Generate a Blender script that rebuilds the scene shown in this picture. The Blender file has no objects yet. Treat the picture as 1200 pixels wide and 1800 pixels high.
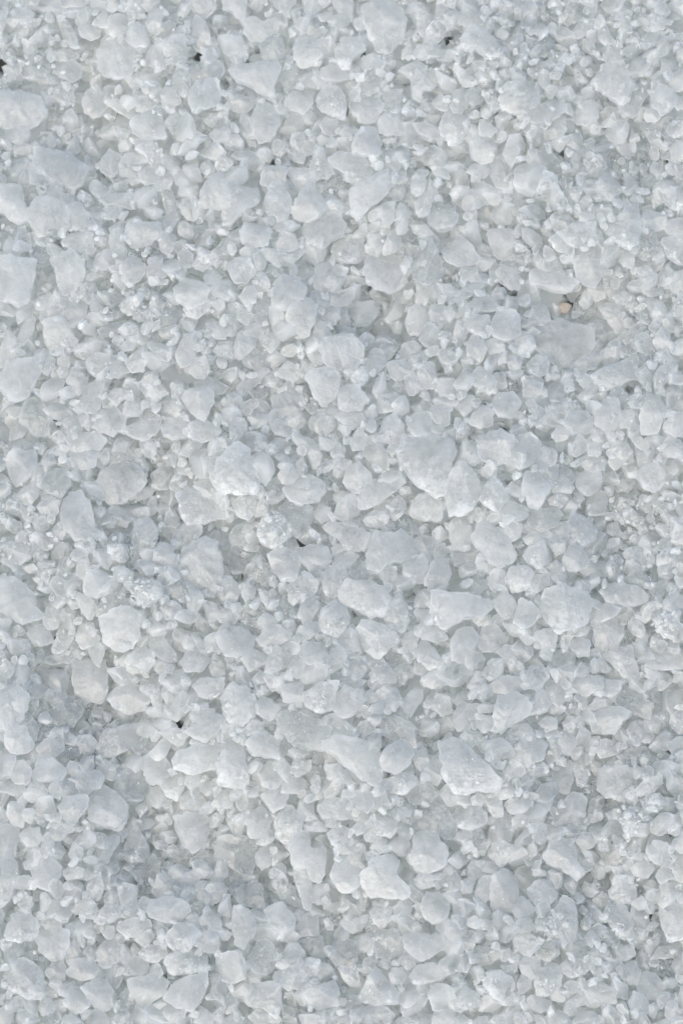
import bpy, math, random, re
import numpy as np

# ------------------------------------------------------------------ camera, sky, sun, exposure
SC = bpy.context.scene
S = 0.0002                      # metres of salt per pixel of the 1200 x 1800 photograph
DIST, TILT = 0.95, math.radians(14)
cam_d = bpy.data.cameras.new("camera")
cam = bpy.data.objects.new("camera", cam_d)
SC.collection.objects.link(cam)
cam.location = (0, -DIST * math.sin(TILT), DIST * math.cos(TILT))
cam.rotation_euler = (TILT, 0, 0)
cam_d.sensor_fit = 'VERTICAL'
cam_d.sensor_height = 36
cam_d.lens = 36 * DIST / (1800 * S)
cam_d.clip_start, cam_d.clip_end = 0.01, 50
cam_d.dof.use_dof = True
cam_d.dof.focus_distance = DIST - 0.012
cam_d.dof.aperture_fstop = 14
SC.camera = cam

SUN_EL, SUN_AZ = math.radians(52), math.radians(215)      # azimuth clockwise from +Y
world = bpy.data.worlds.new("World")
SC.world = world
world.use_nodes = True
wn = world.node_tree
bg = wn.nodes["Background"]
sky = wn.nodes.new("ShaderNodeTexSky")
sky.sky_type = 'NISHITA'
sky.sun_disc = False
sky.sun_elevation = SUN_EL
sky.sun_rotation = SUN_AZ
sky.air_density, sky.dust_density, sky.ozone_density = 1.0, 4.0, 1.0
wn.links.new(sky.outputs[0], bg.inputs[0])
bg.inputs[1].default_value = 0.15
sun_d = bpy.data.lights.new("sun", 'SUN')
sun_d.energy = 0.5
sun_d.angle = math.radians(150)
sun_d.color = (1.0, 0.985, 0.82)
sun = bpy.data.objects.new("sun", sun_d)
sun.rotation_euler = (math.pi / 2 - SUN_EL, 0, math.pi - SUN_AZ)
SC.collection.objects.link(sun)
SC.view_settings.view_transform = 'Standard'
SC.view_settings.look = 'None'
SC.view_settings.exposure = 0.93
SC.cycles.max_bounces = 28
SC.cycles.transmission_bounces = 24
SC.cycles.diffuse_bounces = 24
SC.cycles.glossy_bounces = 6
SC.cycles.transparent_max_bounces = 4
SC.cycles.use_denoising = True
SC.cycles.use_adaptive_sampling = True
SC.cycles.adaptive_threshold = 0.08
SC.cycles.adaptive_min_samples = 24
SC.cycles.caustics_refractive = True
SC.cycles.caustics_reflective = False

OUTLINES = """
T1
575,195,650,190,700,235,708,330,700,385,640,415,560,405,525,350,520,270 #bulky cloudy block with a dense white streak near the top left corner@bulky cloudy top left block
-30,500,60,510,120,495,215,530,235,620,200,660,130,690,40,670,-30,640 #broad smooth greyish slab cut by the upper left edge of the photo@broad grey upper left slab
20,680,60,665,150,675,160,720,110,755,50,745
185,800,280,805,370,815,430,860,465,915,430,970,370,1000,320,970,250,940,200,890 #large blunt wedge lying flat beside a dark pit at upper left@large blunt upper left wedge
110,880,140,850,200,880,240,920,240,985,170,970,130,940
240,980,270,950,330,965,340,1000,310,1045,260,1040
120,350,150,305,220,285,285,315,280,360,240,410,180,420,120,410 c
290,315,340,305,390,325,430,355,425,400,380,430,330,410,280,380
300,80,345,95,395,170,420,245,400,260,350,230,320,150 w
225,490,280,440,330,455,395,475,390,545,340,555,300,530,240,545 w
440,550,460,490,510,460,555,510,565,560,540,600,490,620,450,590
715,520,750,475,800,465,820,560,780,600,720,585
570,530,630,530,690,560,730,610,690,630,640,600,590,570
690,640,790,590,840,590,860,660,885,745,820,740,740,720,700,690
715,750,760,730,830,770,870,840,870,900,820,890,760,820,715,790 w
630,880,650,835,690,840,720,890,735,960,690,970,640,930
735,920,780,870,840,910,830,960,770,975,740,960
520,860,580,795,640,830,630,900,590,940,540,910
850,510,880,455,930,475,955,540,900,580,860,560
985,480,1040,440,1150,425,1155,520,1130,560,1060,580,1030,600,1005,560 #fan shaped block narrowing to a foot at its lower left, upper left@fan shaped upper left block
870,215,960,190,990,260,980,330,920,340,880,300,860,260
770,120,790,60,830,50,860,70,850,140,830,180,790,160
660,210,700,150,730,120,780,190,780,240,720,255
65,70,90,40,150,45,180,75,165,120,120,130,75,100
320,-20,450,-20,460,20,420,45,340,40
540,-20,630,-20,640,30,600,70,555,50
985,10,1050,-10,1130,0,1140,40,1080,95,1030,70 w
110,-20,210,-25,200,30,170,45,120,25
510,70,550,50,580,90,570,150,530,150
420,150,480,125,530,140,535,190,480,210,430,195
-30,60,20,60,40,100,20,150,0,190,-30,180
-20,1000,60,985,110,990,120,1060,150,1130,140,1170,90,1180,30,1130,-20,1110
155,1130,190,1060,250,1045,310,1060,330,1110,360,1160,350,1230,200,1240
320,1020,350,1030,420,1070,470,1140,460,1210,370,1210,340,1150,320,1080
530,1055,580,1025,700,1025,710,1080,690,1105,600,1080,560,1090
545,1100,600,1080,645,1100,640,1145,560,1160,545,1130
590,960,640,935,680,945,670,1005,620,1020 c
475,970,510,955,570,1000,560,1040,510,1045,480,1010
940,1090,960,1055,1010,1050,1035,1120,1020,1165,980,1150
1060,1030,1100,950,1160,900,1200,970,1205,1080,1130,1100,1050,1080
850,1015,915,1010,930,1080,915,1115,875,1115 c
1110,710,1150,660,1190,655,1215,690,1205,745,1140,755
915,900,940,880,1000,950,990,975,950,990,920,950
1080,220,1130,195,1150,230,1140,270,1100,260
870,60,890,35,930,40,940,100,930,130,880,120 c
940,95,1000,85,1065,95,1060,120,1010,135,950,125 c
75,780,110,745,160,770,160,800,110,810,80,805
830,960,870,910,905,910,910,960,890,1005,840,1000
990,340,1050,330,1100,350,1100,420,1040,430,1000,400 c
T2
90,100,150,85,190,120,265,105,265,160,210,190,190,215,120,215,90,170
350,265,365,220,430,180,480,225,505,300,450,340,390,355,360,320 #smooth egg shaped stone with a pale rim in the upper middle@egg shaped upper middle stone
15,385,60,340,160,345,250,335,275,375,245,440,230,520,170,490,110,450,40,420 #large pale kite shaped block with a straight top edge, upper middle@kite shaped upper middle block
285,400,340,320,365,350,375,440,350,500,310,490,290,440 c
130,640,160,560,210,545,265,590,270,670,230,740,180,750,130,710
465,530,510,470,560,455,610,490,625,560,615,630,560,620,530,600,500,590 w
300,545,350,490,410,460,450,490,440,560,400,600,330,580
375,410,440,385,480,390,470,430,440,460,385,450 w
495,360,560,345,650,370,650,410,580,430,500,425
570,260,610,200,680,210,725,260,660,300,640,370,600,370,570,310 w
710,50,760,20,850,10,900,50,935,110,920,200,860,265,790,260,740,200,720,110 #very large rounded cloudy mass at the top, right of the centre line@large rounded cloudy top mass
660,360,700,310,760,290,820,330,810,380,750,425,700,410 w
690,480,720,440,800,405,825,440,790,490,720,520
650,545,690,510,790,520,815,570,770,640,690,640,660,600
820,490,870,480,920,475,905,550,870,600,820,580
795,640,830,600,905,605,935,670,910,715,840,710,800,690
660,760,700,690,780,680,805,760,795,830,720,825,665,810
530,840,600,805,660,820,755,865,745,930,690,955,600,900,560,880 #tilted oblong block with parallel sides near the upper middle@tilted oblong upper middle block
650,1010,680,975,760,940,840,910,855,960,830,1030,750,1090,690,1165,655,1120 #big speckled leaf shaped stone leaning to the right, upper middle@speckled leaf shaped stone
340,1100,360,1050,440,970,500,1050,515,1100,480,1150,400,1170,350,1140 #pear shaped stone with a pointed top in the upper middle@pear shaped stone
190,1080,230,980,280,975,330,1030,340,1090,300,1165,240,1160,215,1120
-20,1000,40,960,60,990,155,995,155,1080,110,1100,60,1130,20,1180,-20,1180
430,900,450,830,470,765,505,790,520,850,565,910,520,940,450,945 w
345,715,410,700,440,710,455,800,410,825,370,790
180,930,200,880,250,880,310,890,300,960,230,990,180,970
170,240,230,200,290,215,300,310,270,340,190,310 c
-20,-20,90,-20,100,40,85,120,50,100,20,60,-20,50
220,-20,360,-20,350,30,310,75,260,45
400,-20,470,-10,495,40,450,100,405,80
530,-20,650,-20,660,40,650,110,580,60
470,75,550,65,555,110,490,115
410,150,440,105,500,110,510,180,470,210,430,190 c
950,-20,1020,-20,1010,40,985,65,955,40
1120,650,1150,590,1200,575,1250,620,1255,690,1220,750,1170,765,1125,710 w #bright upright oval stone right of the upper middle@bright upright oval stone
1080,540,1115,500,1170,535,1150,590,1100,575
960,410,1000,370,1060,380,1100,450,1060,480,980,470
590,710,630,660,690,690,680,740,630,750
840,880,870,830,910,825,920,880,900,910
965,980,1000,920,1040,945,1040,1010,1000,1035,970,1020 w
1040,1020,1065,945,1100,980,1115,1040,1070,1045
870,940,895,900,940,910,945,960,900,975
785,1100,830,1070,880,1070,875,1150,850,1200,815,1170
885,1120,910,1070,970,1120,940,1160,900,1165
990,1060,1030,1030,1070,1050,1060,1130,1020,1150,990,1120
1060,1120,1090,1060,1180,1080,1210,1150,1180,1210,1110,1215,1060,1180 c
515,990,560,920,610,930,655,980,610,1010,540,1020 cg
840,1000,880,970,940,990,930,1040,880,1060 c
1000,90,1080,85,1070,160,1030,200,1000,160 w
920,270,960,225,990,245,960,300,920,310
1030,240,1080,215,1140,270,1130,300,1060,305
470,650,520,625,580,640,570,710,510,710
225,790,270,750,315,790,280,825,240,815
335,790,350,760,410,830,400,865,350,850
T3
740,420,770,350,830,320,890,380,930,450,910,520,860,550,790,500,750,470 w #large bright coffin shaped block at upper right@bright coffin shaped upper right block
930,740,960,700,1040,705,1065,770,1095,850,1080,895,1000,900,960,850 cg #large clear greyish stone with faint vertical bands at upper right@clear banded upper right stone
310,900,350,870,430,860,475,910,475,970,410,1020,340,1010,310,970 #squarish stone with a pale rim, alone in the right of the upper third@squarish pale rimmed stone
220,545,270,460,360,430,430,450,440,500,420,560,370,590,290,590 #large smooth cloudy hump at upper right below a frosty patch@smooth cloudy upper right hump
385,600,430,560,520,525,570,540,580,590,520,630,440,660,390,640
80,760,130,730,205,725,220,780,190,850,130,860,90,830
180,860,235,840,270,940,265,980,210,985,190,930
60,910,90,870,150,865,175,905,150,935,90,930
40,1060,70,1005,150,1000,195,1040,170,1080,100,1110,50,1110
830,740,860,710,900,750,945,810,915,840,870,810
820,810,860,830,920,850,960,850,960,950,920,980,860,940,825,880 cg
625,610,660,550,720,525,765,550,750,620,690,670,640,650
695,680,715,645,755,645,765,690,730,710 w
735,970,800,915,860,960,870,1010,820,1055,770,1040,745,1000 w
860,580,930,470,1010,415,1045,450,990,530,940,625,880,610 c
1030,510,1080,450,1140,480,1185,525,1120,590,1080,610,1050,570
990,610,1050,540,1080,600,1060,650,1010,640
955,360,1000,285,1025,310,1020,370,985,405,955,395
1085,320,1120,315,1145,350,1110,400,1085,385
740,290,780,255,850,240,880,290,860,340,800,320,750,315
600,180,650,120,730,105,715,165,650,210,610,200
750,210,760,140,800,140,835,230,790,240
980,90,1050,85,1105,105,1100,155,1030,170,985,150 w
985,210,1030,165,1100,175,1105,205,1050,245,1000,245
560,90,610,10,680,5,690,60,650,110,590,130 c
820,60,880,35,930,75,890,110,830,105
455,75,490,65,545,105,530,130,480,110 c
30,200,90,150,150,170,220,240,250,300,170,310,110,260,50,270 w
20,80,80,50,150,60,140,130,70,150,20,120
5,400,40,370,100,420,90,460,40,455
1090,1010,1185,990,1195,1080,1170,1120,1110,1080 w
830,1160,900,1100,960,1080,970,1140,950,1200,860,1200
970,1150,1010,1100,1105,1140,1100,1210,1000,1210
250,820,270,755,340,790,330,840,290,880
355,690,390,650,440,680,400,720
310,600,350,590,385,630,350,670
465,690,510,650,575,640,580,700,530,735,480,730
125,640,160,625,215,690,190,720,125,715
600,810,640,770,670,800,650,850,610,845
675,785,700,765,735,780,720,820,685,815
735,770,780,755,825,775,800,820,745,820 c
975,980,1000,905,1055,910,1050,970,1020,1000 c
270,1070,330,1035,390,1090,380,1140,310,1140 c
410,240,450,215,510,190,525,270,470,300,430,290 c
300,20,350,0,400,10,400,60,330,70
1120,430,1150,390,1200,360,1240,390,1230,480,1160,480
850,140,880,110,930,120,930,180,880,180
1085,700,1110,640,1190,700,1180,760,1120,755 c
970,660,1000,630,1050,670,1070,720,1010,730 c
410,160,450,130,490,145,480,195,430,190
-30,560,0,480,30,480,65,540,40,590,-10,600
600,1000,640,975,670,1010,640,1070,610,1040 w
630,1085,690,1030,720,1060,680,1115
30,590,100,550,140,610,110,645,60,640 cg
1080,790,1120,765,1180,800,1140,845,1085,840 c
T4
-20,180,70,175,185,185,180,260,160,340,145,390,95,415,40,385,-20,380 #large flat square block cut by the left edge in the upper half@large flat square left edge block
230,510,270,490,340,490,380,560,415,635,340,655,275,670,250,620,240,560 w #bright four sided block pointing to its lower right, on the left@bright four sided left block
10,790,50,720,160,700,210,715,210,770,180,820,150,900,80,920,20,870 #large smooth rounded stone close to the left edge, above mid height@large smooth left edge stone
175,130,190,100,240,105,265,150,230,195,180,185 c
265,170,300,140,380,120,440,180,445,260,400,320,340,345,310,310,300,240
185,395,220,365,280,355,300,385,280,420,220,435,190,425
325,465,370,405,430,380,460,420,445,480,370,485
460,255,510,230,555,215,560,245,510,270,465,275 w
630,410,670,370,720,385,730,435,680,465,640,440 w
770,285,830,270,885,275,880,300,820,305 w
635,220,680,155,740,170,770,220,730,290,680,310,645,270
490,190,520,150,580,120,615,170,600,215,530,225
330,80,370,40,450,25,490,50,490,110,440,130,380,120,340,100
180,60,220,30,270,60,290,110,230,100
660,50,680,-20,840,-20,845,60,790,90,700,105
840,80,860,25,925,40,920,100,890,140,845,120
570,80,590,20,640,10,655,90,630,140,590,130
920,320,960,275,1030,280,1100,330,1080,400,1000,430,950,400,925,360
970,430,1030,390,1110,400,1100,440,1040,475,990,470 w
1085,520,1110,495,1180,505,1220,540,1180,590,1130,580,1105,560
460,710,500,670,600,680,680,700,690,750,620,790,540,795,490,780 w #long frosty white lump below a small clear round stone, on the left@long frosty left lump
550,620,600,575,660,590,680,640,640,690,580,680 cg
420,920,450,850,505,805,535,860,530,940,490,985,440,970
500,1040,540,980,610,955,665,1000,650,1060,600,1100,520,1080
660,1060,740,1020,820,990,850,1020,830,1080,760,1125,690,1100
850,1050,880,1010,960,1010,995,1060,970,1110,900,1120,860,1090
995,1040,1060,1015,1120,1035,1165,1080,1130,1110,1060,1130,1005,1110
960,900,1000,860,1115,835,1125,920,1080,1010,1050,1010,1000,960
1000,760,1030,690,1080,685,1105,740,1080,800,1030,790
930,660,970,570,1030,560,1040,650,1020,700,970,740,935,710
650,950,670,910,730,905,770,945,740,990,670,1000
570,890,600,850,660,850,660,900,610,940
670,720,690,680,780,605,780,690,760,760,700,760
785,620,800,600,850,610,905,660,890,720,830,710,800,670
110,1020,150,930,200,900,250,960,280,1030,250,1100,180,1090 c
350,1110,400,1080,520,1090,565,1120,530,1170,430,1190,370,1170
30,1180,60,1120,130,1115,200,1180,190,1240,50,1240
0,660,20,570,60,545,90,600,80,680,30,740,-10,730
95,570,140,490,185,480,180,550,130,620,100,610
85,460,120,410,160,395,175,455,100,505
-20,410,30,400,80,445,70,475,0,460
440,610,460,585,510,600,510,640,460,650
235,710,260,670,290,690,290,745,240,745
900,830,930,795,970,830,950,880,905,870
820,850,860,830,890,880,840,900
750,800,780,760,830,760,835,790,790,830
375,350,410,315,445,335,440,375,390,375
20,110,55,50,100,120,110,170,60,175,30,150
30,970,60,945,130,950,130,990,70,1010
1075,270,1110,215,1170,265,1130,310,1090,300
1110,330,1150,300,1210,280,1230,340,1200,390,1130,380
475,420,500,360,540,420,580,440,575,490,520,480
520,545,570,510,660,500,660,540,610,580,540,580 c
835,490,860,440,930,430,965,470,920,510,850,530 c
640,130,750,95,890,140,890,200,800,210,700,180 cg
770,240,790,195,850,190,885,220,870,270,790,270
1020,180,1050,140,1090,150,1110,200,1070,230,1025,215 w
935,150,970,105,1020,140,1020,200,960,220
1115,720,1150,660,1200,690,1205,790,1150,800,1110,770 cg
350,810,380,740,440,770,460,820,430,880,390,870
T5
485,640,500,600,570,575,650,575,710,620,715,680,680,745,580,755,525,730,500,680 #wide smooth lozenge shaped block standing out just above the middle@wide smooth lozenge block
720,240,740,170,790,145,880,145,945,200,960,250,920,310,860,335,780,320,740,290 #large rounded lumpy stone overhanging a shaded hollow, upper centre@large round lumpy centre stone
410,795,450,760,520,750,580,775,590,830,560,900,510,950,460,900,440,840 #heart shaped stone with its point downward, just above the middle@heart shaped stone
585,900,600,840,660,825,710,870,740,910,700,960,620,970,590,950
310,480,340,410,420,380,475,405,460,480,430,560,390,570,340,530
235,370,250,290,300,255,360,270,420,320,400,370,340,400,290,440,250,420
450,260,470,200,530,180,570,210,635,225,600,290,560,335,500,340,460,310
550,130,570,70,640,45,700,75,725,130,690,175,610,190,560,165 w
400,10,430,-50,520,-80,600,-60,615,0,600,40,540,75,490,115,445,100,415,60 #large shield shaped stone tapering downward, upper centre@large shield shaped stone
70,30,90,-10,210,-10,220,50,210,95,140,105,80,80
500,360,560,340,660,320,670,360,640,400,570,430,510,400
620,430,680,400,770,400,785,450,740,520,690,520,650,470 #tooth shaped stone with a flat top beside the shaded upper centre hollow@tooth shaped stone
935,500,960,440,1010,410,1060,440,1060,530,1000,570,960,560
975,230,1010,130,1060,80,1105,130,1135,220,1100,280,1060,310,990,280 c
890,100,910,40,970,30,1020,60,1020,130,960,170,900,150 cg
820,110,850,30,905,10,915,100,860,140,825,140
725,100,740,70,810,80,810,120,760,140,730,130
325,130,390,85,420,120,360,175
65,120,100,100,165,115,160,150,110,165,75,150
170,120,240,110,290,150,290,185,240,190,190,160
0,200,50,160,120,170,150,230,100,290,30,290
140,260,180,230,220,280,220,330,170,330 w
60,370,100,310,150,310,160,370,100,415
150,500,160,350,225,340,230,400,200,510,160,520 c
495,480,530,420,590,440,590,480,550,520
790,620,810,590,860,590,880,660,840,700,815,670
725,720,750,650,800,640,840,710,800,760,740,770
900,690,920,620,970,600,1020,640,980,690,920,700
965,720,1000,660,1040,645,1055,690,1010,740,975,750
840,720,870,705,940,710,970,760,900,810,860,790
930,790,970,760,1000,800,1030,840,980,885,950,880
1000,770,1030,715,1080,710,1100,780,1080,850,1040,850
790,770,810,755,860,785,850,805,805,795
410,650,440,625,490,680,500,720,460,735
270,760,310,710,350,730,370,800,310,810,275,790
230,890,300,880,400,910,400,950,340,1010,280,1000,235,940
55,960,90,920,150,905,165,935,110,990,70,990
110,1010,150,965,215,1000,200,1040,140,1060
10,1060,30,1010,90,1010,100,1060,50,1135,15,1110
230,1050,260,1010,340,1030,370,1080,320,1100,250,1090
495,1050,520,1000,560,990,575,1040,520,1100
575,1000,620,970,700,975,725,1010,660,1065,610,1040
780,940,810,890,890,875,920,910,870,970,800,980
800,1080,830,1010,880,985,920,1040,920,1120,850,1140,810,1110 w
945,1040,980,980,1060,980,1085,1030,1060,1100,980,1110
1060,960,1110,930,1170,960,1170,1030,1110,1060,1080,1010
1100,850,1120,800,1190,800,1220,840,1200,900,1120,890
30,650,60,560,90,530,150,590,140,630,80,690,50,690
160,570,200,550,260,570,275,610,230,660,190,630
50,840,110,780,190,745,215,755,170,810,100,880,60,880
120,880,150,820,205,840,210,880,160,930 c
450,550,480,500,530,510,545,560,500,600,460,590
990,400,995,310,1040,295,1070,340,1050,400,1000,415
1060,450,1080,400,1140,410,1155,450,1110,500,1070,490
870,350,930,300,990,290,985,380,930,400,880,380 c
575,500,620,465,660,490,680,530,640,555,590,535 cg
230,820,260,795,290,830,290,890,235,885
295,820,350,825,345,890,300,900
340,1090,420,1100,490,1160,480,1200,400,1180,350,1130
645,1130,690,1060,740,1110,720,1170,660,1180
80,700,120,650,190,640,240,700,180,750,110,740 c
410,950,450,910,500,930,490,970,440,990 c
T6
370,560,440,520,540,490,600,520,680,525,715,570,720,640,660,680,590,760,520,720,450,660,410,610 #huge broad slab with a scalloped top edge, at right above the middle@huge scalloped slab
610,730,680,680,770,640,790,670,740,730,640,780
395,260,440,200,490,195,550,230,635,300,600,340,530,345,460,320,400,310 #smooth whale shaped stone tapering to its right, at right@whale shaped stone
625,180,680,110,720,95,765,120,785,200,760,280,730,310,680,310,640,260 #tall two lobed stone standing above a dark hollow at right@tall two lobed right stone
690,330,740,295,775,300,790,370,740,390
165,20,220,10,305,30,300,110,290,170,230,170,200,130 #clean cut molar shaped block with a flat top, upper right@molar shaped block
215,240,250,205,300,220,360,280,330,330,280,320
-70,130,-30,80,20,50,80,100,130,160,90,190,10,205,-50,170
20,240,50,190,100,190,115,240,90,290,30,280
760,430,800,405,880,410,910,480,900,540,850,555,820,520 #blunt block with a white lower tip, right of a dark hollow@blunt white tipped right block
615,450,640,370,680,340,740,420,740,450,650,485 cg
385,470,420,400,460,390,500,490,450,520,390,520
35,510,70,470,180,470,185,520,150,580,80,555
195,510,220,450,290,440,340,490,340,560,270,600,200,580
155,610,190,590,250,600,260,650,180,670
65,810,120,740,180,760,220,810,180,880,120,850
355,800,380,785,460,795,450,870,420,905,360,890
190,930,220,875,300,870,340,920,310,1000,220,1000
125,1110,170,1080,240,1075,300,1110,295,1180,280,1230,200,1250,130,1210
300,1180,330,1100,400,1090,450,1140,440,1190,420,1240,340,1280,310,1230
370,925,400,905,470,960,470,1010,420,1030,400,990
475,950,510,930,580,930,595,980,550,1025,485,1010
380,720,420,670,490,710,480,770,430,790,385,760
760,760,860,710,920,700,1000,760,990,800,900,810,800,860,740,820,725,780 #long pale log like stone at right, below the huge scalloped slab@long pale log like right stone
910,690,970,650,1020,680,1020,730,980,770,930,720 c
740,970,780,910,850,920,870,980,860,1060,780,1070,730,1030
865,970,920,965,955,985,920,1050,870,1060
975,980,1010,890,1050,880,1110,960,1090,1030,1060,1085,980,1080 #tall pointed boulder shaped stone near the right edge, above the middle@tall pointed right edge stone
935,910,980,850,1010,830,1000,890,970,950,945,940 c
1085,55,1200,60,1230,100,1220,200,1150,190,1110,140 w
1120,270,1150,240,1200,230,1240,270,1230,340,1140,345
930,100,990,20,1040,15,1055,80,1035,180,980,165 c
790,20,820,-30,960,-30,980,30,960,80,910,120,850,80 w
540,30,620,-20,740,-20,735,30,690,100,620,105,580,70 w
490,70,530,40,610,90,600,130,540,130
865,180,890,130,945,150,930,215,880,205
945,220,1000,205,1070,260,1050,300,990,290 w
780,270,820,215,890,210,905,260,850,320,790,310 c
830,370,880,325,940,370,930,410,850,400 w
990,320,1090,320,1090,355,1030,370,995,350
935,450,960,410,1010,415,1010,480,960,490 c
1030,460,1070,410,1110,450,1090,500,1045,495 w
860,570,920,540,1000,500,1055,510,1050,570,980,610,900,610 c
1040,610,1080,530,1130,560,1130,600,1180,640,1160,670,1080,650 w
1100,770,1120,710,1170,720,1165,780,1130,810
60,640,80,570,130,570,165,630,150,690,100,720,65,690
60,420,110,370,160,350,240,420,220,440,120,445
0,350,60,310,150,300,140,330,60,370,10,400
270,700,310,660,355,690,340,740,290,760
240,810,270,790,320,800,330,860,290,880 cg
70,1030,130,930,200,980,190,1040,120,1060
0,930,50,890,105,900,80,970,40,1000
565,1040,600,980,680,970,730,1020,700,1080,620,1090
505,1100,540,1050,605,1075,590,1120,530,1130
595,1170,650,1090,690,1130,680,1180,640,1210,600,1200
690,1130,740,1100,785,1150,750,1210,700,1200
805,1190,830,1110,900,1130,930,1190,880,1220
635,800,680,770,740,800,740,850,680,855
555,850,570,790,620,800,630,860,590,870 w
910,1100,930,1075,980,1110,1020,1150,1000,1190,950,1150
240,190,300,140,380,150,370,210,330,240,270,220 c
320,60,350,10,420,20,430,80,380,130,330,110 cg
290,620,330,560,400,570,420,640,380,680,310,660 w
800,900,850,830,890,860,925,940,870,960,820,930 c
1090,1060,1120,990,1180,970,1220,1010,1210,1080,1150,1110
1090,1150,1120,1100,1170,1110,1200,1160,1190,1210,1100,1210
T7
505,180,540,100,600,60,680,45,740,80,765,150,720,210,650,240,590,260,530,220 #big smooth bun shaped stone on the left at mid height@big bun shaped left stone
220,160,250,95,310,70,375,100,370,160,320,220,250,200 c
325,270,370,210,430,210,475,240,490,330,500,400,460,445,390,430,350,400,330,330 #tall slab with a notched right side, left, below the bun shaped stone@tall notched left slab
940,590,980,500,1060,440,1130,460,1165,530,1160,640,1130,720,1060,740,1000,690,930,620 #large smooth dome shaped boulder left of the middle, beside dark gaps@large dome shaped boulder
940,220,980,170,1050,190,1100,230,1190,240,1190,330,1100,350,990,365,960,310 w #broad frosty block with a white lower face, left of the middle@broad frosty left block
1020,170,1060,120,1120,130,1145,190,1100,230,1040,200
1100,80,1110,20,1150,5,1175,70,1190,150,1150,185,1115,130
905,480,930,390,980,370,1060,370,1060,420,1000,470,940,495
815,520,850,460,900,480,940,560,920,610,850,615,815,570
690,440,730,340,790,330,830,390,825,470,780,510,720,500 w
565,295,610,265,660,290,690,340,670,380,630,370,600,320
495,510,560,490,605,500,600,550,570,600,520,570
375,530,410,485,465,510,465,560,420,575,380,560
440,690,470,620,530,605,580,640,580,710,520,755,450,730
530,870,600,825,700,815,740,850,735,940,700,1010,620,1040,560,980,540,920 #large keystone shaped block narrowing downward, on the left@large keystone shaped block
510,840,560,740,640,745,700,790,690,810,600,830,540,860 c
395,720,430,725,490,770,515,810,470,870,430,820
230,880,255,780,330,785,330,840,300,910,250,920 #short upright brick shaped crystal on the left below mid height@short upright brick shaped crystal
280,1010,310,930,340,860,410,870,415,910,370,1000,330,1045,285,1040 w
400,960,430,900,470,890,525,970,500,1010,430,1020
390,1090,550,1085,565,1160,560,1260,520,1300,420,1290,385,1200 #square cornered flat block beside dark gaps on the lower left@square cornered lower left block
-20,720,40,650,110,670,180,740,185,800,225,840,200,865,120,890,60,850,-20,830 #large sloping wedge cut by the left edge, below mid height@large sloping left edge wedge
-20,650,30,625,65,670,40,710,-20,710
150,940,200,895,250,905,285,985,220,1010,170,990
145,1060,190,1010,240,1030,240,1080,190,1110 c
270,1060,330,1030,400,1010,420,1050,370,1100,310,1100
680,1060,740,1000,810,1040,815,1100,770,1140,710,1110
780,970,800,910,860,960,920,1040,930,1085,860,1080,800,1030 c
950,1090,990,1040,1090,1035,1105,1090,1060,1140,980,1140
660,690,680,660,720,670,800,655,855,690,850,750,790,790,730,780,700,730 W #white crumbly cluster of tiny grains like cauliflower, on the left@crumbly cauliflower like cluster
885,690,920,635,970,660,980,740,940,765,900,740 c
985,770,1000,690,1060,720,1075,770,1030,840,990,810
845,810,880,770,950,790,960,850,910,880,870,860 w
1080,970,1130,935,1180,960,1170,1030,1090,1035
70,220,120,180,180,145,210,170,200,220,160,265,110,250
40,60,60,-20,190,-20,190,60,150,130,90,165,60,120
165,110,200,50,235,30,255,80,210,145,170,140
200,270,250,215,310,240,310,300,270,340,220,310
20,510,50,460,150,480,165,540,110,580,50,540
160,440,210,390,260,420,290,470,250,500,190,490 w
270,410,310,350,355,370,340,440,290,460
835,140,850,95,895,110,890,180,840,185
890,170,910,110,970,110,975,150,930,195
770,300,790,220,825,220,830,300,790,320
690,210,760,170,820,180,800,215,730,245
590,600,640,585,705,625,690,660,620,670
750,600,770,555,815,570,825,620,780,640
0,560,40,540,100,560,130,610,110,640,60,600
180,510,220,490,265,520,230,550
120,320,150,295,200,310,190,350,140,355
965,980,990,955,1030,990,1010,1030,970,1020 w
610,1090,660,1060,740,1110,770,1150,690,1150
590,450,640,420,690,440,680,500,650,530,600,500 cg
650,530,700,460,750,520,740,620,690,600 cg
735,60,760,20,790,40,780,110,745,110
930,70,960,45,1010,70,990,105,940,95
530,10,560,-30,720,-30,720,30,640,45,560,45 w
370,0,450,-30,520,-10,500,60,430,80
0,1130,30,1080,80,1110,70,1160,20,1190
550,360,590,315,625,340,600,385,560,385
830,280,860,240,900,260,890,310,840,310
T8
160,410,190,340,240,300,310,340,330,400,300,460,230,490,180,460 W #brightest chalk white crusty stone just left of the middle@chalk white crusty stone
-60,60,-20,-10,50,-50,120,-20,140,50,170,130,155,190,75,205,-30,190,-50,120 w #large striated block with a bright white bottom edge, left of the middle@large striated white bottomed block
295,200,330,130,440,115,500,155,510,200,470,245,390,265,330,240 #rounded loaf shaped stone with white flecks along its lower edge, centre@loaf shaped centre stone
565,310,590,240,650,205,700,250,690,310,630,345,580,340
685,240,740,160,830,105,900,105,930,150,860,210,790,260,730,285,695,275 #long smooth stone slanting up to the right, at the centre@long slanting centre stone
610,140,630,70,690,45,755,110,750,170,690,205,630,180
895,-20,930,-90,1060,-95,1180,-60,1190,-20,1165,60,1140,190,1090,215,1020,170,970,110,930,50 w #giant downward pointing triangular block right of the centre@giant triangular block
265,110,310,45,370,50,380,100,340,150,290,150
450,310,490,265,545,280,545,340,490,360
30,250,70,215,140,220,160,290,110,340,60,330
215,540,270,490,375,520,380,580,350,660,290,665,240,610
310,710,340,660,430,630,480,680,450,735,380,775,330,750 w
360,500,430,470,520,490,550,540,510,590,440,610,380,550
580,420,640,360,700,390,755,430,740,490,670,510,610,480
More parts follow.
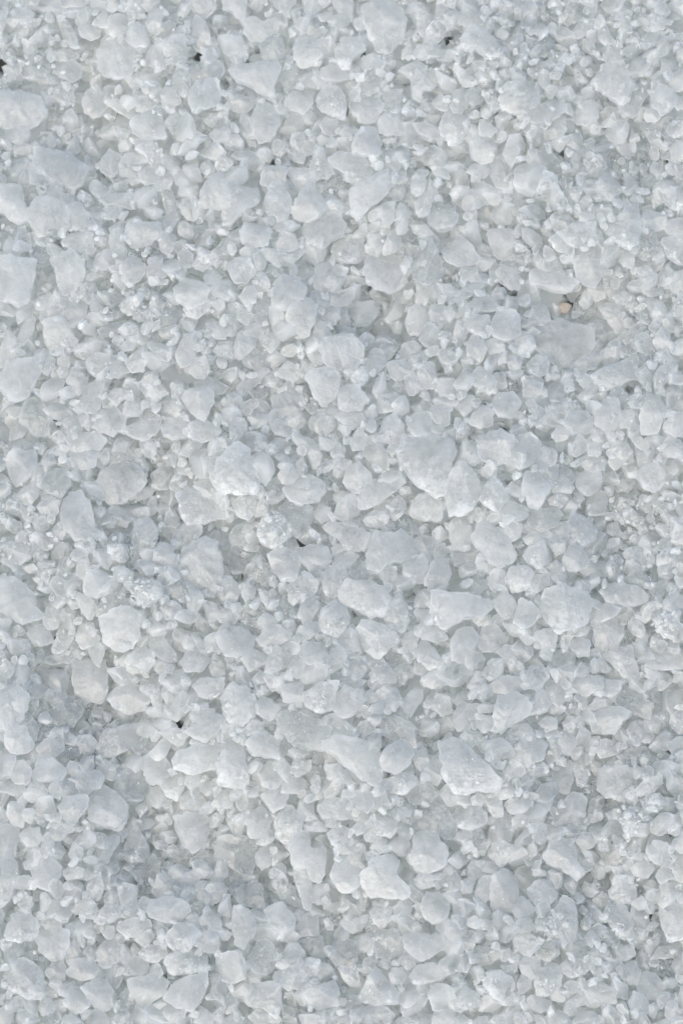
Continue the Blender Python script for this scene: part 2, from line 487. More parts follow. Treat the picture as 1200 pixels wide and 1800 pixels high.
750,500,780,410,850,420,920,405,985,460,990,520,940,550,850,570,800,620,740,590 #big jagged slab with a ragged top edge, right of the centre@big jagged centre slab
985,440,1050,430,1100,445,1095,530,1060,570,1010,520
920,590,960,540,1030,530,1060,590,1040,660,980,680,930,640
1030,680,1080,560,1165,550,1170,640,1150,700,1080,710
800,620,830,580,885,590,890,650,850,710,815,670 w
590,720,630,670,730,665,820,700,845,760,820,840,760,860,690,810,610,790 w #broad slab with a ragged white patch on its lower half, centre@broad white patched centre slab
820,890,850,790,900,720,940,780,955,880,930,935,850,920 w #upright frosted cone shaped crystal with a wide foot, right of centre@frosted cone shaped crystal
685,930,710,885,780,895,880,930,905,980,840,1040,780,1070,730,1030 w
580,1000,600,930,650,910,700,980,700,1030,620,1050
370,1040,410,985,480,990,535,1050,500,1110,430,1110,390,1070
195,1140,220,1040,260,1010,340,1065,300,1120,230,1150
75,1080,130,1020,195,1060,200,1100,110,1145
-60,960,-20,900,80,910,145,965,120,1020,60,1070,-20,1050
160,980,190,920,270,895,340,950,280,1000,210,1030
125,640,180,560,230,590,290,660,340,740,310,770,250,720,160,680 cg
165,710,200,710,240,770,255,820,210,815,180,770 w
250,770,300,750,345,810,340,880,300,895,260,840 c
75,840,110,770,170,770,200,850,170,940,110,900 cg
155,880,190,835,250,850,260,890,190,925
370,850,400,770,470,740,485,790,440,880,400,890
480,890,500,810,560,770,620,800,640,880,580,960,500,940 w
350,960,380,900,470,880,480,940,400,985
720,345,760,300,830,290,850,340,800,385,730,370 w
830,370,870,305,930,310,985,400,970,440,890,410 cg
960,290,1000,220,1060,200,1130,220,1160,270,1110,350,1040,345,980,320 w
870,200,930,130,980,170,970,225,890,245 cg
1085,720,1180,740,1300,750,1380,775,1390,810,1340,850,1250,860,1150,915,1075,880 #big flat wedge with a straight left side, tapering right, below the centre@big flat tapering wedge
1010,890,1060,880,1110,900,1155,960,1110,990,1020,965 w
975,1045,1020,980,1060,990,1120,1070,1125,1110,1060,1130
910,980,950,935,1010,950,990,1020,940,1030
715,1070,760,1040,820,1080,880,1150,885,1200,800,1200,760,1130 w
630,1130,660,1060,720,1070,735,1130,690,1190,640,1180
325,1110,360,1065,430,1110,430,1150,370,1180,330,1160
515,1110,540,1030,590,1000,630,1050,610,1120,550,1145
460,110,480,40,520,30,600,100,600,150,540,185,490,150 cg
585,60,610,15,655,35,650,70,600,80
545,500,570,470,625,470,610,510,560,530
550,580,580,520,650,510,690,540,640,590,600,600 w
495,640,530,590,610,600,630,640,580,750,520,740,500,690 w
640,620,690,560,750,560,790,610,740,660,660,660 c
1020,1180,1080,1140,1180,1135,1180,1200,1100,1230,1030,1220
820,1060,870,1010,930,1020,940,1080,880,1110,840,1100 cg
985,400,1040,350,1130,370,1130,430,1040,430 cg
-40,650,20,640,70,700,50,760,-30,760
-60,830,0,810,60,850,40,890,-40,885
70,730,100,685,150,700,140,750,100,780
0,540,40,475,120,530,90,620,30,630 c
80,460,110,450,165,480,155,510,90,505
270,280,330,240,440,280,440,340,380,430,330,410,290,340 c
500,380,540,350,610,360,600,400,540,415 w
940,780,980,770,1000,850,980,900,950,900 c
1100,490,1140,440,1190,460,1180,520,1120,540 cg
T9
-30,100,20,55,70,70,110,130,130,200,95,280,30,320,-20,315,-50,220 w #large rounded pale boulder touching the giant triangular block on its right@large rounded pale boulder
85,450,120,380,180,360,230,400,280,450,310,510,300,560,230,590,170,560,130,500 #flat smooth oval disc tilted to its lower right, right of centre@flat oval disc
350,160,370,95,440,95,510,150,490,200,430,285,380,260,360,210
505,190,540,100,590,130,625,180,600,200,530,200
630,100,750,85,770,140,750,190,690,220,645,180
690,260,720,195,780,195,800,250,780,310,710,320
955,110,990,50,1060,35,1100,80,1100,150,1050,200,980,170 w #round frosted ball like stone near the right edge at mid height@round frosted ball like stone
240,290,290,245,380,280,380,330,330,350,260,330
130,230,160,160,205,115,250,180,280,220,220,300,160,270 w
380,350,420,300,520,280,565,310,520,380,450,410,400,390 c
500,480,550,420,580,460,575,510,530,530 w
360,520,400,480,470,450,495,560,450,600,390,580 w
565,560,600,480,660,490,700,550,680,600,620,615,580,600
580,390,610,310,670,330,740,390,730,450,670,490,600,430 w
480,600,530,560,570,590,590,650,550,690,510,650
260,650,300,590,370,580,415,630,380,700,300,720 w
165,660,200,605,260,610,260,690,200,725
65,690,90,610,150,610,170,680,130,740,80,740 c
770,720,800,680,870,675,960,700,1015,745,980,785,890,795,800,770 #long spindle shaped stone lying level, right, below mid height@long spindle shaped stone
455,790,480,710,560,690,680,730,720,780,700,870,620,920,540,935,490,880 w #huge rounded frosty boulder at right, below mid height@huge rounded frosty boulder
190,780,265,715,320,790,290,870,230,840
305,880,340,760,400,790,445,830,410,890,350,920
725,970,760,880,820,850,880,890,880,960,850,1015,760,1030 #egg like grey stone at right, below the spindle shaped stone@egg like right stone
405,970,430,930,500,920,535,960,520,1020,470,1030
110,990,150,910,200,900,250,940,275,980,210,1030,150,1040
-20,960,30,915,90,915,120,960,90,1050,40,1095,-20,1080
215,1040,260,1000,320,1010,325,1050,280,1100
1000,1110,1050,1040,1100,1030,1200,1065,1240,1090,1190,1130,1080,1130
760,1060,830,1030,920,1010,960,1150,950,1190,880,1170,820,1100 w
735,1090,770,1070,820,1120,800,1150,745,1140
530,1130,600,1085,640,1140,610,1200,540,1190
350,1180,400,1110,460,1110,490,1170,450,1230,370,1230
895,670,950,580,1020,650,1020,690,950,710 c
1020,710,1050,670,1110,660,1120,700,1070,770 c
1050,485,1080,445,1140,440,1135,480,1080,510
1060,530,1110,495,1170,510,1160,580,1100,610,1065,580 w
1040,310,1070,270,1140,260,1150,340,1110,370,1050,345 cg
965,260,980,210,1040,230,1060,290,1000,305
795,480,820,440,860,445,860,500,810,520
810,560,850,520,885,560,850,600,820,590 w
660,600,700,560,790,570,830,620,750,670,690,650 c
830,150,870,95,945,95,950,150,910,200,860,190 c
770,160,850,170,865,205,820,290,790,260 c
1130,340,1180,325,1240,330,1240,400,1150,395
800,370,850,355,870,400,830,430,800,410
870,420,900,400,960,405,950,440,880,440 w
-30,370,20,325,85,330,85,430,60,500,-10,500,-30,440
-20,510,60,520,130,510,130,560,60,575,-10,590 c
355,440,400,400,460,420,440,470,380,475
1030,830,1080,800,1180,830,1170,900,1100,960,1050,900 W
1120,930,1160,880,1220,870,1230,970,1150,985
945,840,980,820,1030,860,1000,885,950,870
860,840,930,830,955,880,940,970,890,960 cg
945,1000,970,920,1020,950,1000,1010,960,1015
600,1000,650,960,710,980,700,1060,640,1060
830,330,880,250,960,320,1010,370,980,400,900,360,850,350 W
600,920,650,900,710,910,690,950,620,960 w
140,1160,180,1080,250,1080,250,1140,200,1190
390,690,430,630,490,620,490,690,420,730
230,390,280,350,350,370,340,430,290,460,250,430 w
880,520,930,480,1000,500,980,560,920,570 w
975,560,1010,520,1050,540,1050,580,990,590 w
90,870,150,840,195,850,190,890,120,900 w
490,20,530,-20,620,0,620,50,560,70 cg
800,40,830,-20,920,-10,890,50,840,80
640,30,700,0,790,10,780,80,690,80 w
80,60,130,30,200,60,180,110,110,110 cg
400,60,440,20,490,50,470,90,420,90
490,230,540,200,600,235,560,270,500,265 w
615,230,645,200,680,230,650,265
T10
-20,60,30,30,100,20,150,80,140,160,90,230,30,240,-20,220 #large blocky stone cut by the left edge in the lower half@large blocky lower left edge stone
40,270,80,230,130,230,180,330,120,375,60,370,30,320
255,180,290,130,380,75,435,90,440,160,390,235,310,225 c #hollow cup like crystal with a dark glassy middle, lower left@hollow glassy crystal
255,80,280,40,350,40,350,90,310,140,260,120
575,90,620,30,690,0,770,40,790,100,740,150,660,160,600,130 #large smooth ball shaped stone left of centre in the lower half@large smooth lower left ball
520,350,560,260,660,230,740,220,750,270,700,330,620,385,530,395 w
840,265,890,240,960,250,975,310,940,345,900,310
980,260,1050,210,1140,160,1190,210,1150,260,1080,315,1020,290
1000,180,1020,140,1130,140,1130,200,1050,220
905,410,950,360,1060,330,1150,330,1165,400,1120,450,1020,480,940,460 w #long clam shaped stone with a frosted lower edge, lower left of centre@long clam shaped stone
755,400,810,365,880,410,910,470,850,530,790,540,760,460 #smooth upright stone with a pointed top, lower left of centre@smooth pointed lower left stone
600,540,640,480,710,445,770,490,785,560,740,620,680,630,620,590 c #grey rounded pentagon shaped stone over a dark hollow, lower left@grey pentagon shaped stone
370,510,440,480,510,460,550,500,530,550,460,585,410,590
510,450,560,410,600,440,630,490,590,520,540,490
415,330,440,280,490,285,515,330,470,390,430,370
320,270,360,250,410,300,390,335,340,320
190,350,250,300,330,300,340,340,290,400,230,395
350,470,370,415,410,420,450,470,400,500
175,480,210,390,280,400,345,460,330,510,250,520,190,520
65,510,85,420,130,410,170,470,150,540,90,530
0,580,40,530,120,540,145,570,90,600
765,620,800,560,850,550,875,620,840,660,780,650
850,540,890,480,950,470,970,550,930,620,870,590 w
970,530,990,480,1050,485,1060,540,1010,570
900,150,940,60,995,55,1000,140,940,200,905,190
130,590,190,500,250,560,250,620,160,630
260,560,290,515,340,540,320,610,270,600
950,620,990,570,1060,570,1085,630,1040,680,960,660 w
1020,20,1060,-20,1180,-20,1180,40,1120,85,1050,70
850,60,870,-10,930,20,920,90,880,110
790,70,820,20,860,50,850,130,810,120 w
295,400,340,340,410,340,420,380,350,450,310,430 cg
410,380,480,360,530,400,500,460,440,450 cg
150,270,200,210,290,230,290,300,220,320 cg
140,150,160,100,240,110,250,180,200,200 cg
430,230,480,170,560,160,600,200,560,240,490,250 cg
25,460,40,415,75,420,60,500,30,495 w
1060,570,1090,510,1140,510,1150,560,1090,600 c
450,140,480,100,540,120,530,170,470,180 cg
480,230,520,220,560,260,590,300,530,320 w
700,350,760,280,830,310,820,370,740,390 c
1120,640,1150,590,1200,560,1230,600,1220,660,1130,660
590,800,620,760,680,770,680,800,640,835
670,750,700,710,750,740,740,790,690,780
T11
-30,300,20,290,60,330,90,390,110,500,80,550,0,545,-50,520,-40,400 w #tall spire shaped stone widening downward, left of centre in the lower half@tall spire shaped stone
260,190,310,160,420,165,540,230,545,290,500,350,400,345,340,320,290,260 c #large flat translucent slab pointing right, centre of the lower half@large flat translucent slab
-30,80,20,10,100,30,150,80,140,170,80,220,40,245,0,200 w
150,120,190,70,275,125,250,180,220,200,160,170
290,10,390,0,400,70,390,130,330,110,290,100
510,200,570,165,640,210,690,280,660,310,590,290,540,240 w
500,340,560,290,680,300,780,340,800,430,810,500,760,540,690,490,620,440,550,380 #giant cloudy slab sloping down to the right, centre of the lower half@giant cloudy sloping slab
790,200,870,180,950,200,985,250,980,340,900,320,820,270 c
800,420,840,340,930,300,980,360,960,430,890,480,830,460
510,440,580,430,630,480,645,530,580,535,530,510 w
100,330,150,270,210,260,270,320,270,410,200,390,130,380
165,490,210,410,280,430,285,530,230,560,180,540
80,570,110,545,160,550,160,600,100,605
345,360,400,345,430,380,370,400
330,470,380,430,440,410,440,460,370,500
285,530,310,490,400,510,420,550,370,585,300,580
435,520,460,485,490,500,490,545,450,550
440,590,500,545,520,600,460,620
635,610,680,570,760,580,770,650,740,690,680,660
760,600,820,570,865,660,800,680,760,650
920,110,970,40,1020,40,1030,80,960,180,930,150
1040,90,1080,60,1170,80,1180,150,1130,180,1070,130
1015,200,1050,140,1105,210,1110,250,1050,240
1110,220,1130,175,1190,190,1190,250,1130,260
840,510,910,480,980,480,1000,530,930,590,850,570 w
1030,480,1070,410,1130,420,1150,480,1100,540,1040,510
1080,400,1140,350,1220,340,1240,380,1170,430,1100,430
945,590,1000,530,1060,530,1110,590,1050,640,970,640 c
780,60,830,10,890,30,915,100,880,150,820,130
400,60,480,10,580,0,560,100,540,150,470,160,410,120 w
560,80,620,20,700,40,730,90,680,160,600,190,560,150
670,250,700,210,770,185,775,240,720,300
580,0,650,-30,720,-10,700,40,620,50
275,340,300,300,345,320,340,380,290,390 c
245,270,265,230,300,270,280,310,250,300
80,250,130,200,190,210,170,270,110,280 w
1050,360,1070,310,1140,330,1100,390 cg
115,430,130,390,190,400,160,480,120,480 cg
970,390,1010,310,1050,370,1060,430,990,440
720,60,760,30,800,90,790,130,740,100
1110,580,1150,540,1210,570,1220,640,1160,650
1130,300,1165,255,1190,290,1160,330
T12
-80,330,0,290,80,360,170,450,240,520,200,575,130,560,60,590,-10,560,-60,480 w #giant pyramid like block with a long straight right slope, lower right of centre@giant pyramid like block
755,460,800,440,900,440,955,480,930,570,870,620,800,600,755,570 w #large five sided block with a frosted face, lower right@large five sided lower right block
200,180,230,70,330,65,390,90,385,180,310,210,240,265,215,240 #tall block with a fine grained top and white foot, lower right of centre@tall white footed block
390,150,430,50,460,40,510,110,470,160,400,170
440,215,480,175,535,190,530,240,480,260
115,210,140,175,195,180,195,250,150,265,120,240
-10,160,40,110,120,120,125,180,80,240,0,250
20,290,60,240,140,270,140,320,80,335 w
535,310,560,260,610,255,640,320,600,380,550,360
625,440,650,340,720,340,730,400,690,520,660,560,635,520 w
705,200,760,140,860,130,920,170,870,220,830,270,730,260
900,260,950,200,1010,230,1045,290,1020,320,960,310 w
840,120,880,20,960,40,1040,130,1010,190,930,170 c
760,30,780,-20,860,-10,870,40,820,80,780,70 w
600,10,650,-40,770,-30,770,30,700,70,640,65
460,60,490,-10,560,0,590,70,545,130,490,90
180,20,230,-30,350,-20,350,40,290,65,200,45
640,110,660,65,700,95,680,140,645,140
700,130,740,80,790,85,790,120,730,145
730,320,790,300,865,325,860,370,770,400,740,370 w
320,260,370,215,420,270,400,310,340,310
280,390,350,320,430,285,475,330,460,400,380,440,300,420
250,300,290,240,320,280,320,340,270,360 c
510,470,550,400,610,420,620,500,590,590,530,560
420,600,450,540,520,520,545,570,490,640,430,630
520,730,560,640,620,580,690,620,680,700,640,760,540,765 #tall smooth block leaning right in the lower right, above a bun shaped stone@tall leaning lower right block
260,650,300,590,350,585,400,630,370,680,300,690
170,660,210,605,245,630,250,700,200,710
80,610,120,570,160,610,140,650,90,645
-10,680,40,645,120,650,165,700,150,750,80,775,10,760 w #wide oval stone with a glittering lower left side, lower right of centre@wide glittering oval stone
-40,620,0,560,80,600,90,640,30,650
210,590,240,550,310,560,300,600,240,620
1130,190,1170,150,1240,160,1240,260,1180,270,1140,230 w
1110,330,1160,290,1240,280,1240,370,1150,385
1060,390,1090,355,1130,380,1100,415 c
950,560,1000,510,1080,490,1090,530,1030,590,970,600 w
890,420,930,400,960,430,940,460,900,455 c
565,210,590,175,630,200,620,260,570,250 w
870,330,930,320,1000,340,970,380,900,390 c
-20,100,30,50,110,70,80,110,20,120 c
80,110,140,70,210,130,200,170,130,160 cg
120,330,160,280,200,310,190,360,140,370 c
1000,70,1040,10,1080,40,1070,100,1030,110 c
410,270,440,245,475,265,460,295
570,130,600,70,640,90,640,150,590,170 c
60,20,90,-20,160,-20,165,50,100,60
1050,180,1080,140,1130,180,1110,230,1070,230 c
470,420,490,385,525,410,510,450,480,445
680,560,730,520,755,560,740,610,690,600 cg
960,390,1000,370,1060,400,1050,450,990,460 c
T13
475,40,500,-40,550,-55,600,-30,640,20,670,50,665,120,620,170,540,150,480,110 #big lumpy house shaped stone in the lower left@big house shaped stone
310,60,340,10,460,-5,460,60,420,110,400,150,350,130
-20,150,60,155,100,180,90,260,80,320,0,345,-20,340 #large flat square stone cut by the left edge, lowest quarter top@flat square lower left edge stone
-30,350,60,330,95,350,95,430,70,510,40,560,-20,600 w
45,60,60,30,130,40,135,120,120,160,70,150,45,110
105,210,150,165,210,170,225,230,190,270,140,260
215,310,230,210,255,190,290,250,260,320,225,330 w
260,150,270,115,330,140,390,165,370,190,300,180
165,400,190,360,270,320,320,380,310,440,270,500,190,470 #pale lumpy upright stone in the lower left quarter@pale lumpy upright stone
490,270,520,220,620,205,630,240,590,300,570,350,510,345,490,310 #bean shaped stone curling to the upper right, lower left@bean shaped stone
655,280,680,210,720,165,760,220,790,300,760,340,700,355,660,330 w #upright teardrop shaped stone with a bright middle, lower left@upright teardrop stone
690,400,740,340,810,310,845,350,830,420,780,460,720,440 c
805,500,830,420,870,400,910,460,900,520,840,540
910,460,970,410,1060,370,1095,410,1040,460,950,480 #long roll shaped crystal slanting up to the right, lower left of centre@long roll shaped crystal
1020,510,1050,450,1090,450,1090,500,1070,550,1025,530
1080,520,1110,455,1170,450,1195,490,1170,550,1120,575
625,490,660,460,720,475,720,540,730,590,700,640,660,620,640,560 #boot shaped upright stone with a rounded top, lower left@boot shaped stone
460,480,490,390,530,400,550,480,520,550,470,530 w
785,600,800,545,900,530,980,560,1000,610,960,650,880,665,800,640
615,685,650,655,740,640,800,660,800,700,740,740,660,735 #clean lens shaped stone lying level beside dark gaps, lower left@clean lens shaped stone
190,750,210,700,290,695,360,715,370,780,330,850,260,860,215,810 #large grey white block next to a black pinhole gap, lower left@large lower left pinhole block
35,720,70,620,150,610,200,660,190,740,110,765,40,750 w
505,850,540,770,610,760,650,810,610,880,540,890
880,740,920,680,990,660,1050,720,1010,800,940,830,890,790 w
870,890,900,830,1000,820,1090,850,1090,920,990,930,920,940 w
670,900,700,850,740,845,800,910,750,950,690,940
680,970,740,950,840,940,885,980,880,1040,820,1070,760,1110,700,1090 #large four sided block with a sharp rim near the bottom left@large sharp rimmed bottom block
870,1060,920,990,1000,950,1080,940,1090,1000,1060,1070,1010,1130,940,1110 #large scallop shell shaped stone near the bottom, left of centre@large shell shaped bottom stone
360,920,400,865,480,850,520,910,490,960,420,970,370,950
245,930,280,870,330,855,350,920,340,970,270,970
555,900,620,890,645,960,610,1020,570,970
20,950,70,890,130,850,200,900,240,970,230,1060,150,1070,60,1020 w #broad frosty mound at the bottom left@broad frosty bottom left mound
340,1090,380,1010,450,1010,485,1070,460,1120,390,1150
205,1120,220,1070,280,1065,285,1140,230,1155
430,1010,500,960,570,970,600,1040,590,1110,530,1140,480,1080
285,1090,310,1070,350,1080,350,1130,290,1140
855,1140,890,1100,980,1120,970,1180,900,1190
525,690,550,665,605,690,600,750,560,750
440,610,500,560,525,610,500,650,450,640 w
210,620,250,560,310,540,370,560,380,610,340,670,280,640,230,650
95,560,120,530,170,530,175,570,120,600
920,110,980,90,1060,90,1130,130,1100,190,1060,270,1020,290,970,250,940,180 #big block tapering downward with little cubes at its right foot, lower left@big tapering cube footed block
900,320,930,260,1000,280,1020,340,970,380,910,350 c
1030,310,1080,280,1160,290,1180,330,1110,350,1040,345 c
1110,430,1150,340,1190,340,1200,410,1160,455
805,300,840,250,890,210,915,230,890,280,830,320 c
1055,260,1070,230,1105,235,1100,280,1065,285 w
860,120,880,80,910,95,910,145,875,155
770,150,820,120,860,170,850,220,800,230 cg
365,300,390,240,440,280,430,340,380,340 w
330,400,370,360,440,380,440,430,360,440
735,830,770,790,850,770,880,830,830,880,780,870 w
130,830,190,810,205,860,150,870 c
1000,850,1060,820,1095,870,1080,940,1010,930 c
610,1080,660,1010,720,1040,720,1110,650,1140 c
-20,1140,20,1110,75,1120,70,1190,0,1220
230,1040,270,980,325,1030,300,1060,250,1060
1020,1190,1060,1110,1110,1140,1130,1200,1060,1220
800,1100,840,1080,880,1095,840,1125
515,640,560,560,620,560,640,630,590,665 w
725,570,750,530,790,540,780,610,740,610
1095,900,1110,840,1160,880,1150,970,1100,980 cg
1050,660,1090,600,1150,610,1170,680,1100,720 w
980,640,1030,615,1080,660,1040,700
1140,240,1150,180,1190,170,1195,250,1160,265
1020,780,1060,720,1140,720,1160,800,1100,830 w
600,400,650,370,700,400,690,450,620,440 cg
1000,580,1040,550,1090,580,1050,620 c
220,660,270,640,330,670,320,700,240,700
T14
480,60,510,20,560,5,640,40,655,90,630,120,560,120,500,110 #smooth pale cushion shaped stone, lower centre@pale cushion shaped stone
175,0,220,-35,300,-35,320,10,290,60,240,80,200,40
255,130,290,60,340,60,400,110,390,180,340,190,340,230,290,245,255,200 w
100,190,105,80,180,60,235,110,220,170,190,220,130,220
-70,250,-20,215,145,220,150,320,130,400,60,395,0,350,-60,330 c #grey clear plate with level ridges across it, lower centre left@grey ridged plate
150,310,200,245,235,250,250,350,180,385,155,350
330,290,350,200,430,205,440,280,510,270,510,370,480,450,440,440,420,380,350,380 #large angular stone with a stepped upper right side, lower centre@large stepped lower stone
350,390,390,370,420,390,450,500,440,590,410,590,380,520,355,450 #blade shaped upright crystal with a bright tip at the foot, lower centre@blade shaped crystal
440,490,470,465,530,465,535,520,490,570,450,560
545,420,580,325,640,335,705,375,690,470,640,510,590,500,560,450 #large blunt hexagonal stone left of a bitten stone, lower centre@blunt hexagonal stone
705,410,750,340,850,320,900,345,885,420,950,470,950,530,860,540,760,520,715,470 #giant smooth stone with a bite out of its right side, lower centre@giant bitten stone
965,350,990,200,1090,195,1160,290,1140,360,1060,400,1000,390 w #large trapezoid block with a crumbly face, lower right of centre@large crumbly trapezoid block
990,150,1010,80,1090,35,1150,70,1210,150,1190,210,1150,220,1080,190,1000,190 c #large clear grey stone with a thin white bottom rim, lower right of centre@large clear grey stone
35,530,80,475,170,460,195,540,190,610,130,590,60,560 c
195,610,240,575,290,565,360,650,330,710,260,755,230,700 w #bright faceted stone with a smooth shining face beside a dark gap, lower centre@bright faceted lower stone
25,680,40,580,110,600,155,680,130,740,90,800,40,780 #smooth upright oval stone left of the bright faceted lower stone@smooth upright oval stone
350,715,400,630,450,605,480,660,475,730,420,745
595,660,640,630,720,655,710,700,660,720,620,710
930,740,970,720,1050,730,1130,740,1140,800,1090,830,1030,870,970,840,935,790 #wide saddle shaped block near the bottom, right of centre@wide saddle shaped bottom block
770,790,790,715,880,700,925,770,930,830,860,865,790,850 c #wide grey cloudy stone near the bottom centre@grey cloudy bottom stone
110,880,150,770,210,755,260,810,265,870,210,940,130,920 c
-60,850,0,820,60,830,105,900,90,960,20,985,-50,950
250,890,310,790,360,770,410,830,370,870,300,910 w
375,880,420,850,485,865,480,930,440,990,400,970 W #small chalk white pointed stone near the bottom, left of centre@small chalk white bottom stone
245,960,280,900,370,890,410,950,400,1010,310,1020
340,750,450,740,500,740,520,820,490,860,440,830,400,780 c
545,850,570,765,680,765,685,850,690,930,640,930,580,900 c #tall clear block with a squared top near the bottom centre@tall clear squared bottom block
585,900,640,885,680,910,700,990,650,1000,610,960 W
700,1050,740,960,780,900,830,960,900,1040,890,1090,800,1095,710,1080 w #large frosted triangular stone near the bottom, right of centre@large frosted bottom triangle
850,940,870,905,930,905,935,970,900,995,860,980
965,950,1000,890,1090,880,1170,930,1140,960,1050,990,980,990
95,1060,120,990,270,985,280,1060,280,1130,250,1170,180,1110,110,1110 w
400,1040,470,1000,560,975,585,1030,570,1110,500,1150,440,1090
300,1080,350,1010,400,1040,420,1100,350,1120 cg
910,1120,960,1060,1030,1040,1050,1080,1000,1140,930,1165
990,1020,1010,990,1055,995,1050,1050,1000,1040 w
1055,1040,1100,985,1180,1010,1200,1080,1150,1130,1080,1120
1020,590,1050,510,1110,505,1165,580,1150,640,1080,675,1040,640
480,750,510,690,570,670,580,730,540,785,490,780 c
750,610,790,560,860,590,860,650,810,700,770,660 w
870,590,930,540,975,560,960,630,910,660
675,520,700,475,735,530,730,600,700,605 c
1135,440,1160,400,1200,395,1230,440,1220,500,1160,505
720,200,750,165,800,180,805,230,750,245,725,230
655,170,690,130,740,140,730,190,680,205
760,110,820,90,890,110,890,180,850,220,800,200 w
895,190,920,140,970,150,965,220,920,240
890,80,910,55,970,65,960,105,900,105
750,270,800,220,840,230,835,290,790,310
530,200,580,150,640,170,665,250,660,300,600,300,550,250 w
435,150,480,130,530,155,520,185,460,185
265,490,320,480,390,560,400,590,330,570,280,540 c
215,400,280,345,310,380,290,430,230,430
190,570,210,515,270,520,280,570,220,590 cg
0,430,50,400,100,420,90,470,30,470 c
-30,490,10,445,60,480,40,530,-20,530 cg
465,630,510,590,560,600,550,660,490,670 c
685,850,730,800,770,870,750,940,695,940 cg
480,930,520,850,560,900,560,960,490,960 cg
110,940,140,920,180,940,170,980,120,980
975,440,1020,400,1090,420,1090,470,1020,490 w
1080,460,1110,425,1135,460,1110,495
780,880,830,860,865,880,840,915
600,1070,640,1040,710,1050,700,1100,640,1130 c
700,1140,760,1095,830,1110,880,1150,830,1190,740,1180
-30,1090,20,1030,65,1080,50,1120,0,1150
110,1160,160,1110,230,1150,250,1190,150,1210 w
280,1180,300,1110,370,1115,360,1190 c
-30,1190,30,1140,90,1190,60,1230,-20,1230
1070,1180,1110,1120,1190,1130,1200,1200,1090,1210
950,640,990,560,1030,600,1040,670,970,680 cg
450,1150,520,1120,590,1110,600,1150,500,1170
725,680,750,640,790,660,780,720,740,725 c
T15
185,500,200,420,260,385,320,440,325,540,300,600,260,640,200,620 #tall smooth two tier stone in the lower right@tall two tier stone
60,380,90,335,130,350,130,420,90,450,65,430
105,500,130,430,190,430,185,540,140,570,110,550
465,310,510,250,570,225,630,260,635,330,670,400,630,435,560,390,490,350 #large smooth bun shaped stone overhanging a shaded hollow, lower right@large bun shaped lower right stone
380,490,430,450,490,440,545,520,490,570,430,590,400,550 w
520,600,570,530,620,560,640,650,635,740,600,780,560,720,530,670 #tall rounded blade like slab at the lower right, right of a white patch@tall blade like lower right slab
420,660,470,600,540,620,570,700,550,760,470,720 W
300,600,350,525,420,600,390,640,320,645
305,680,340,640,405,650,400,710,330,720
790,630,830,580,880,570,935,650,930,710,890,750,840,720 w #glassy ice like pebble with white streaks and shaded sides, lower right@glassy streaked pebble
815,500,830,430,910,425,950,490,950,550,870,560,820,540 w #square frosted block with a white face in the lower right@square frosted lower right block
665,490,680,450,730,460,750,510,710,530,670,520
925,380,990,320,1050,380,1010,430,940,420
1000,290,1040,235,1110,250,1135,320,1090,365,1030,340
1080,590,1120,530,1200,550,1240,620,1200,740,1130,760,1090,690 w #large frosty mass cut by the right edge, lower right@large frosty right edge mass
1060,540,1080,460,1150,450,1190,500,1140,560,1090,590
1140,350,1170,290,1230,280,1240,460,1200,450,1150,430
1055,420,1080,375,1140,370,1150,430,1080,460
790,90,820,80,870,110,860,140,800,115
690,120,710,85,770,85,775,120,720,140
880,100,910,60,980,60,1010,130,960,190,900,220,880,160 W
635,240,670,190,730,200,730,260,680,290
640,330,720,320,725,380,680,405,650,380
400,180,430,140,480,150,480,220,450,255,410,230
355,320,390,280,460,320,430,360,380,370 c
170,290,220,230,300,260,305,320,240,370,190,340 w
80,290,110,250,170,260,150,310,100,315
0,470,50,430,100,450,80,510,20,510 w
-20,630,30,615,65,640,40,700,-20,705
0,740,60,740,105,775,80,820,20,800
95,840,120,790,210,790,250,830,190,880,130,890 c
330,880,370,845,440,845,445,910,400,960,345,920
240,890,280,840,325,880,320,920,260,930
150,990,190,910,260,930,310,980,300,1040,240,1080,180,1040 w #large frosty rounded stone near the bottom of the right half@large frosty bottom right stone
415,990,440,910,530,885,560,930,545,1000,480,1050,430,1040 w
555,890,600,855,650,860,720,850,730,890,650,950,600,960,565,920 w
670,1010,700,970,780,990,845,1020,840,1090,770,1090,700,1070 #oblong block with parallel faces near the bottom right@oblong bottom right block
870,950,900,880,945,870,975,920,960,990,910,990
960,1010,990,930,1050,940,1105,1000,1040,1070,980,1050 #smooth broad arrowhead shaped stone near the bottom right corner@arrowhead shaped stone
910,1090,940,1035,1000,1050,1030,1130,980,1165,930,1140
265,1130,310,1060,365,1060,360,1100,310,1175,270,1160
375,1080,400,1045,500,1080,510,1110,450,1140,390,1120
470,1180,500,1130,590,1140,600,1200,480,1220
835,820,860,785,940,785,945,840,890,870 w
700,830,740,790,810,820,790,860,710,870
570,800,620,760,650,720,690,800,690,840,620,850 c
405,800,440,760,540,760,540,840,490,870,430,850 c
680,740,710,705,745,740,720,800,690,780
750,730,800,700,860,730,860,770,800,790 c
1030,860,1080,790,1200,785,1230,830,1150,850,1090,855
1010,900,1060,860,1190,860,1220,920,1120,970,1040,940 cg
780,920,800,870,860,850,885,890,830,940
720,930,750,880,775,930,770,985,735,960
930,730,950,690,995,700,1000,760,950,770
720,550,770,500,820,550,750,605
570,1000,600,970,665,980,660,1030,600,1040
610,1070,650,1030,700,1045,690,1100,630,1105
1165,1080,1190,1010,1240,1000,1240,1140,1180,1130
500,1040,540,1005,585,1040,570,1085,510,1075
1020,1110,1050,1085,1070,1120,1050,1170,1020,1160
30,1000,70,930,130,920,140,990,90,1020 cg
-30,1030,40,1000,120,1040,110,1100,20,1140,-30,1110 w
325,990,350,930,420,930,390,1010,340,1050
